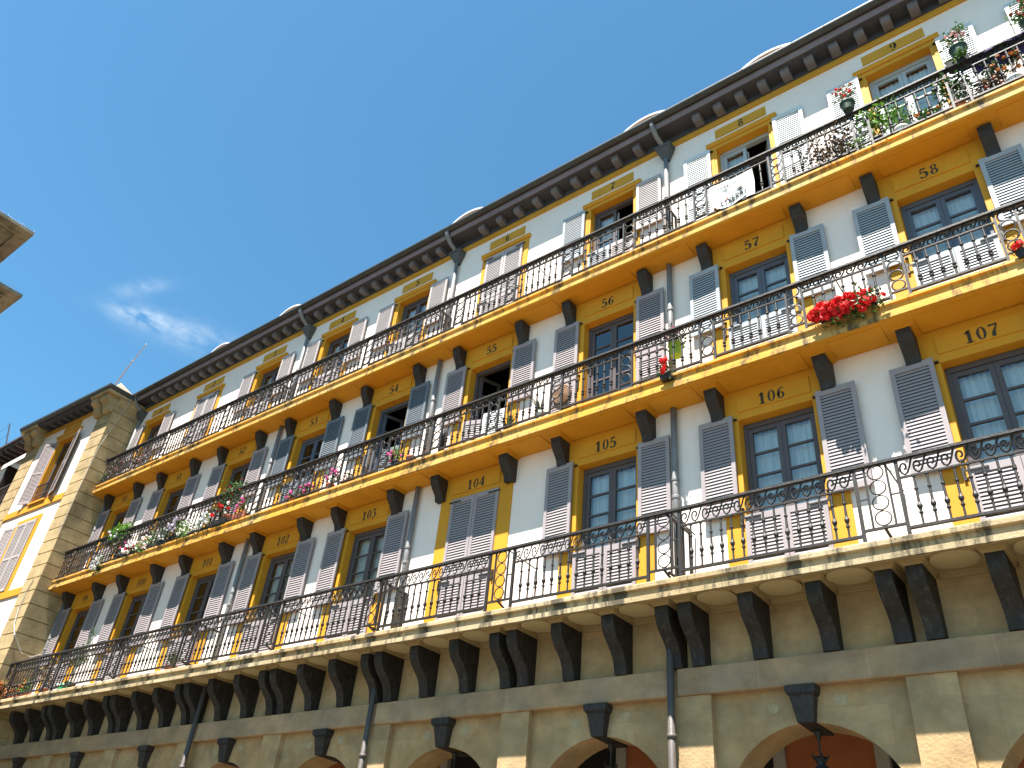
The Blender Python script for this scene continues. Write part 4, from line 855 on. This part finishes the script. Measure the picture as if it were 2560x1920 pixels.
plant('tall thin climbing stem with small leaves before the right shutter of window 99', 2.14, -.38, z1_, .07, .52, 'grey', 60, .05, None, (M_terra,.10,.18), zc=7.4, ry=.06, stems=2)
spiky('spiky grey aloe in a terracotta pot on the lowest balcony right of window 100', 6.9, -.5, z1_, 40, .42, 'grey', (M_terra,.14,.17))
# middle balcony
plant('bright green bush with cream blooms sitting on the middle rail before window 50', 1.95, -.56, 10.22, .60, .17, 'bright', 420, .075, [('white',9,.045)], ('box',M_potk,.45,.12), zc=10.46)
plant('white trailing flowers spilling over the left end of the middle balcony', 1.42, -.64, 9.40, .17, .25, 'green', 150, .05, [('white',34,.04)], ('box',M_potk,.12,.06), zc=9.55)
plant('dark leafed shrub with few pale blooms behind the middle rail right of window 50', 2.05, -.45, z2_, .34, .28, 'dark', 200, .06, [('white',8,.035)], (M_potk,.13,.2), zc=9.98)
plant('white flowers with red blooms in a box right below the bright green bush', 2.95, -.54, z2_, .42, .17, 'green', 170, .05, [('white',36,.045),('red',5,.05)], ('box',M_potk,.36,.09), zc=9.73, ry=.16)
plant('dark purple leafed plant among the white flowers of the middle balcony', 2.62, -.55, z2_, .2, .17, 'purple', 110, .055, [('pink',5,.035)], (M_potk,.1,.16), zc=9.85)
plant('fresh green plant with white blooms below window 51, left of the lilac one', 3.65, -.54, z2_, .38, .2, 'bright', 240, .055, [('white',26,.04),('pale',8,.05)], ('box',M_potk,.32,.09), zc=9.74, ry=.16)
plant('dark green ivy filling the middle rail between white and lilac flowers', 4.45, -.56, z2_, .36, .2, 'dark', 180, .055, [('white',10,.04)], ('box',M_potk,.3,.14), zc=9.78)
plant('lilac flowers high on the middle rail right of window 51', 4.98, -.54, z2_+.1, .28, .22, 'dark', 170, .05, [('lilac',40,.04)], ('box',M_potk,.2,.09), zc=9.96, ry=.15)
plant('pale green plant thick with small white flowers below the lilac ones', 5.65, -.55, z2_, .36, .22, 'bright', 260, .045, [('white',46,.03)], ('box',M_potk,.28,.09), zc=9.73, ry=.17)
plant('white bell flowers in a box on the middle balcony left of the red geraniums', 6.42, -.54, z2_, .36, .24, 'green', 220, .05, [('white',44,.045)], ('box',M_potk,.28,.09), zc=9.79, ry=.16)
plant('large green bush with small red blooms standing above the middle rail right of window 51', 7.3, -.48, z2_, .42, .34, 'green', 330, .06, [('rust',10,.035),('red',4,.045)], (M_terra,.15,.24), zc=10.45, stems=8)
plant('green plant with red geranium blooms tucked under the large bush', 7.15, -.6, z2_, .36, .22, 'dark', 170, .055, [('red',8,.06),('white',3,.045)], ('box',M_potk,.3,.13), zc=9.95)
plant('magenta flowers in a terracotta box right of the large red tipped bush', 7.95, -.58, z2_, .24, .16, 'green', 120, .05, [('pink',8,.05)], ('box',M_terra,.24,.15), zc=9.86)
plant('magenta blooms in a small pot in front of window 53, leftmost of its row', 9.8, -.5, z2_, .14, .12, 'green', 80, .05, [('pink',6,.05)], (M_terra,.09,.14), zc=9.76)
plant('broad tray of magenta flowers in terracotta pots below window 53', 10.42, -.5, z2_, .36, .10, 'green', 140, .05, [('pink',13,.042)], ('box',M_terra,.34,.13), zc=9.76)
plant('tall stemmed magenta flowers right of the tray below window 53', 11.15, -.5, z2_, .24, .17, 'green', 90, .05, [('pink',6,.05)], (M_terra,.1,.15), zc=9.88)
plant('green leafy pot with hardly any bloom right of window 53', 11.75, -.5, z2_, .2, .09, 'grey', 90, .05, [('pale',3,.03)], ('box',M_terra,.18,.12), zc=9.74)
plant('magenta flowers with fresh leaves standing by the open window 54', 13.22, -.5, z2_, .22, .14, 'bright', 110, .055, [('pink',10,.05)], (M_potk,.11,.15), zc=9.83)
o = thing('flower_pot', 'tilted empty terracotta pot right of the magenta flowers by window 54', 'pot', (13.62, -.5, z2_), 'plants on the balconies'); c = MB(); c.lathe(13.62, -.48, [(.07,z2_),(.10,z2_+.13),(.112,z2_+.135),(.112,z2_+.17),(.095,z2_+.17),(.08,z2_+.05)], 14); c.build('pot', M_terra, o)
spiky('small dark yucca in a black pot on the middle balcony right of window 55', 16.12, -.42, z2_, 30, .34, 'dark', (M_potk,.09,.14))
spiky('small yucca in a white pot on the middle balcony left of the wicker disc', 16.86, -.42, z2_, 26, .32, 'grey', (M_potw,.10,.24))
o = plant('pale pink flowers in a lime green pot behind the middle rail right of window 56', 19.66, -.36, 10.06, .22, .16, 'dark', 130, .06, [('pale',10,.04),('pink',3,.04)], (M_potg,.13,.24), zc=10.46)
plant('sparse red geranium hanging outside the middle rail below the lime green pot', 19.62, -.66, 9.42, .10, .20, 'dark', 60, .055, [('red',7,.062)], ('box',M_potk,.1,.09), zc=9.64)
plant('long box overflowing with bright red geraniums on the middle rail right of window 57', 22.55, -.64, 9.53, .54, .19, 'green', 520, .055, [('red',92,.064)], ('box',M_potk,.40,.06), zc=9.59, ry=.18)
plant('single red geranium on the middle rail near the right edge of the picture', 24.78, -.60, 9.50, .08, .10, 'dark', 40, .05, [('red',2,.06)], (M_potk,.08,.12), zc=9.66)
# top balcony
spiky('spiky green plant at the left end of the top balcony', -1.15, -.42, z3_, 34, .40, 'grey', (M_potk,.10,.16))
plant('reddish plant behind the top rail in front of window 1, nearest the tower', -.45, -.36, z3_, .32, .28, 'brown', 170, .055, [('rust',14,.04)], ('box',M_terra,.3,.15), zc=13.35)
plant('reddish plant with green leaves behind the top rail right of window 1', .75, -.36, z3_, .34, .22, 'brown', 150, .055, [('rust',10,.04)], ('box',M_terra,.3,.15), zc=13.2)
plant('dark pot of slender red flowers hooked on the top rail left of window 9', 23.15, -.52, 13.86, .20, .24, 'grey', 90, .055, [('red',8,.03),('rust',8,.03)], (M_potd,.12,.20), zc=14.26, stems=8)
plant('dark pot of pale pink flowers hooked on the top rail right of window 9', 24.92, -.52, 13.92, .16, .20, 'green', 100, .055, [('pale',22,.035)], (M_potd,.13,.20), zc=14.32, stems=6)
plant('trailing green cushion plant on the top rail below the pale pink flowers', 24.85, -.54, 13.72, .20, .08, 'green', 130, .062, None, ('box',M_potk,.16,.10), zc=13.86)
plant('red and green plant high on the top rail at the right picture edge', 25.88, -.50, 13.84, .17, .26, 'green', 130, .06, [('rust',24,.04)], (M_potd,.11,.16), zc=14.22)
plant('large brown leafed shrub behind the top rail left of the bright green ball', 22.62, -.40, z3_, .42, .33, 'brown', 480, .062, None, ('box',M_potk,.30,.16), zc=13.25, stems=7)
plant('compact bright green ball shaped plant below the top rail left of window 9', 23.06, -.38, z3_, .12, .13, 'bright', 150, .05, None, (M_potk,.09,.10), zc=13.02, ry=.10)
plant('variegated leafy plant with pale blooms by the rings left of window 9', 23.46, -.40, z3_, .2, .32, 'bright', 320, .062, [('white',6,.03)], (M_potk,.11,.16), zc=13.42)
plant('feathery bright green fern in front of window 9', 23.82, -.40, z3_, .27, .28, 'bright', 480, .062, None, (M_potw,.11,.18), zc=13.38, narrow=.25)
plant('small terracotta pot with orange flowers in front of window 9', 24.25, -.40, z3_, .2, .10, 'green', 130, .062, [('orange',7,.035)], ('box',M_terra,.16,.12), zc=13.02)
plant('climbing green plant beside the yellow jamb right of window 9', 24.66, -.38, z3_, .22, .40, 'green', 330, .062, None, (M_terra,.11,.17), zc=13.4, stems=7)
plant('orange flowered plant behind the top rail under the purple cloth', 25.45, -.38, z3_, .3, .22, 'dark', 220, .062, [('orange',16,.045)], (M_potw,.12,.2), zc=13.38)
plant('low red leaved plant behind the top rail right of window 9', 25.1, -.38, z3_, .22, .16, 'brown', 180, .062, [('rust',6,.035)], (M_potk,.1,.14), zc=13.08)
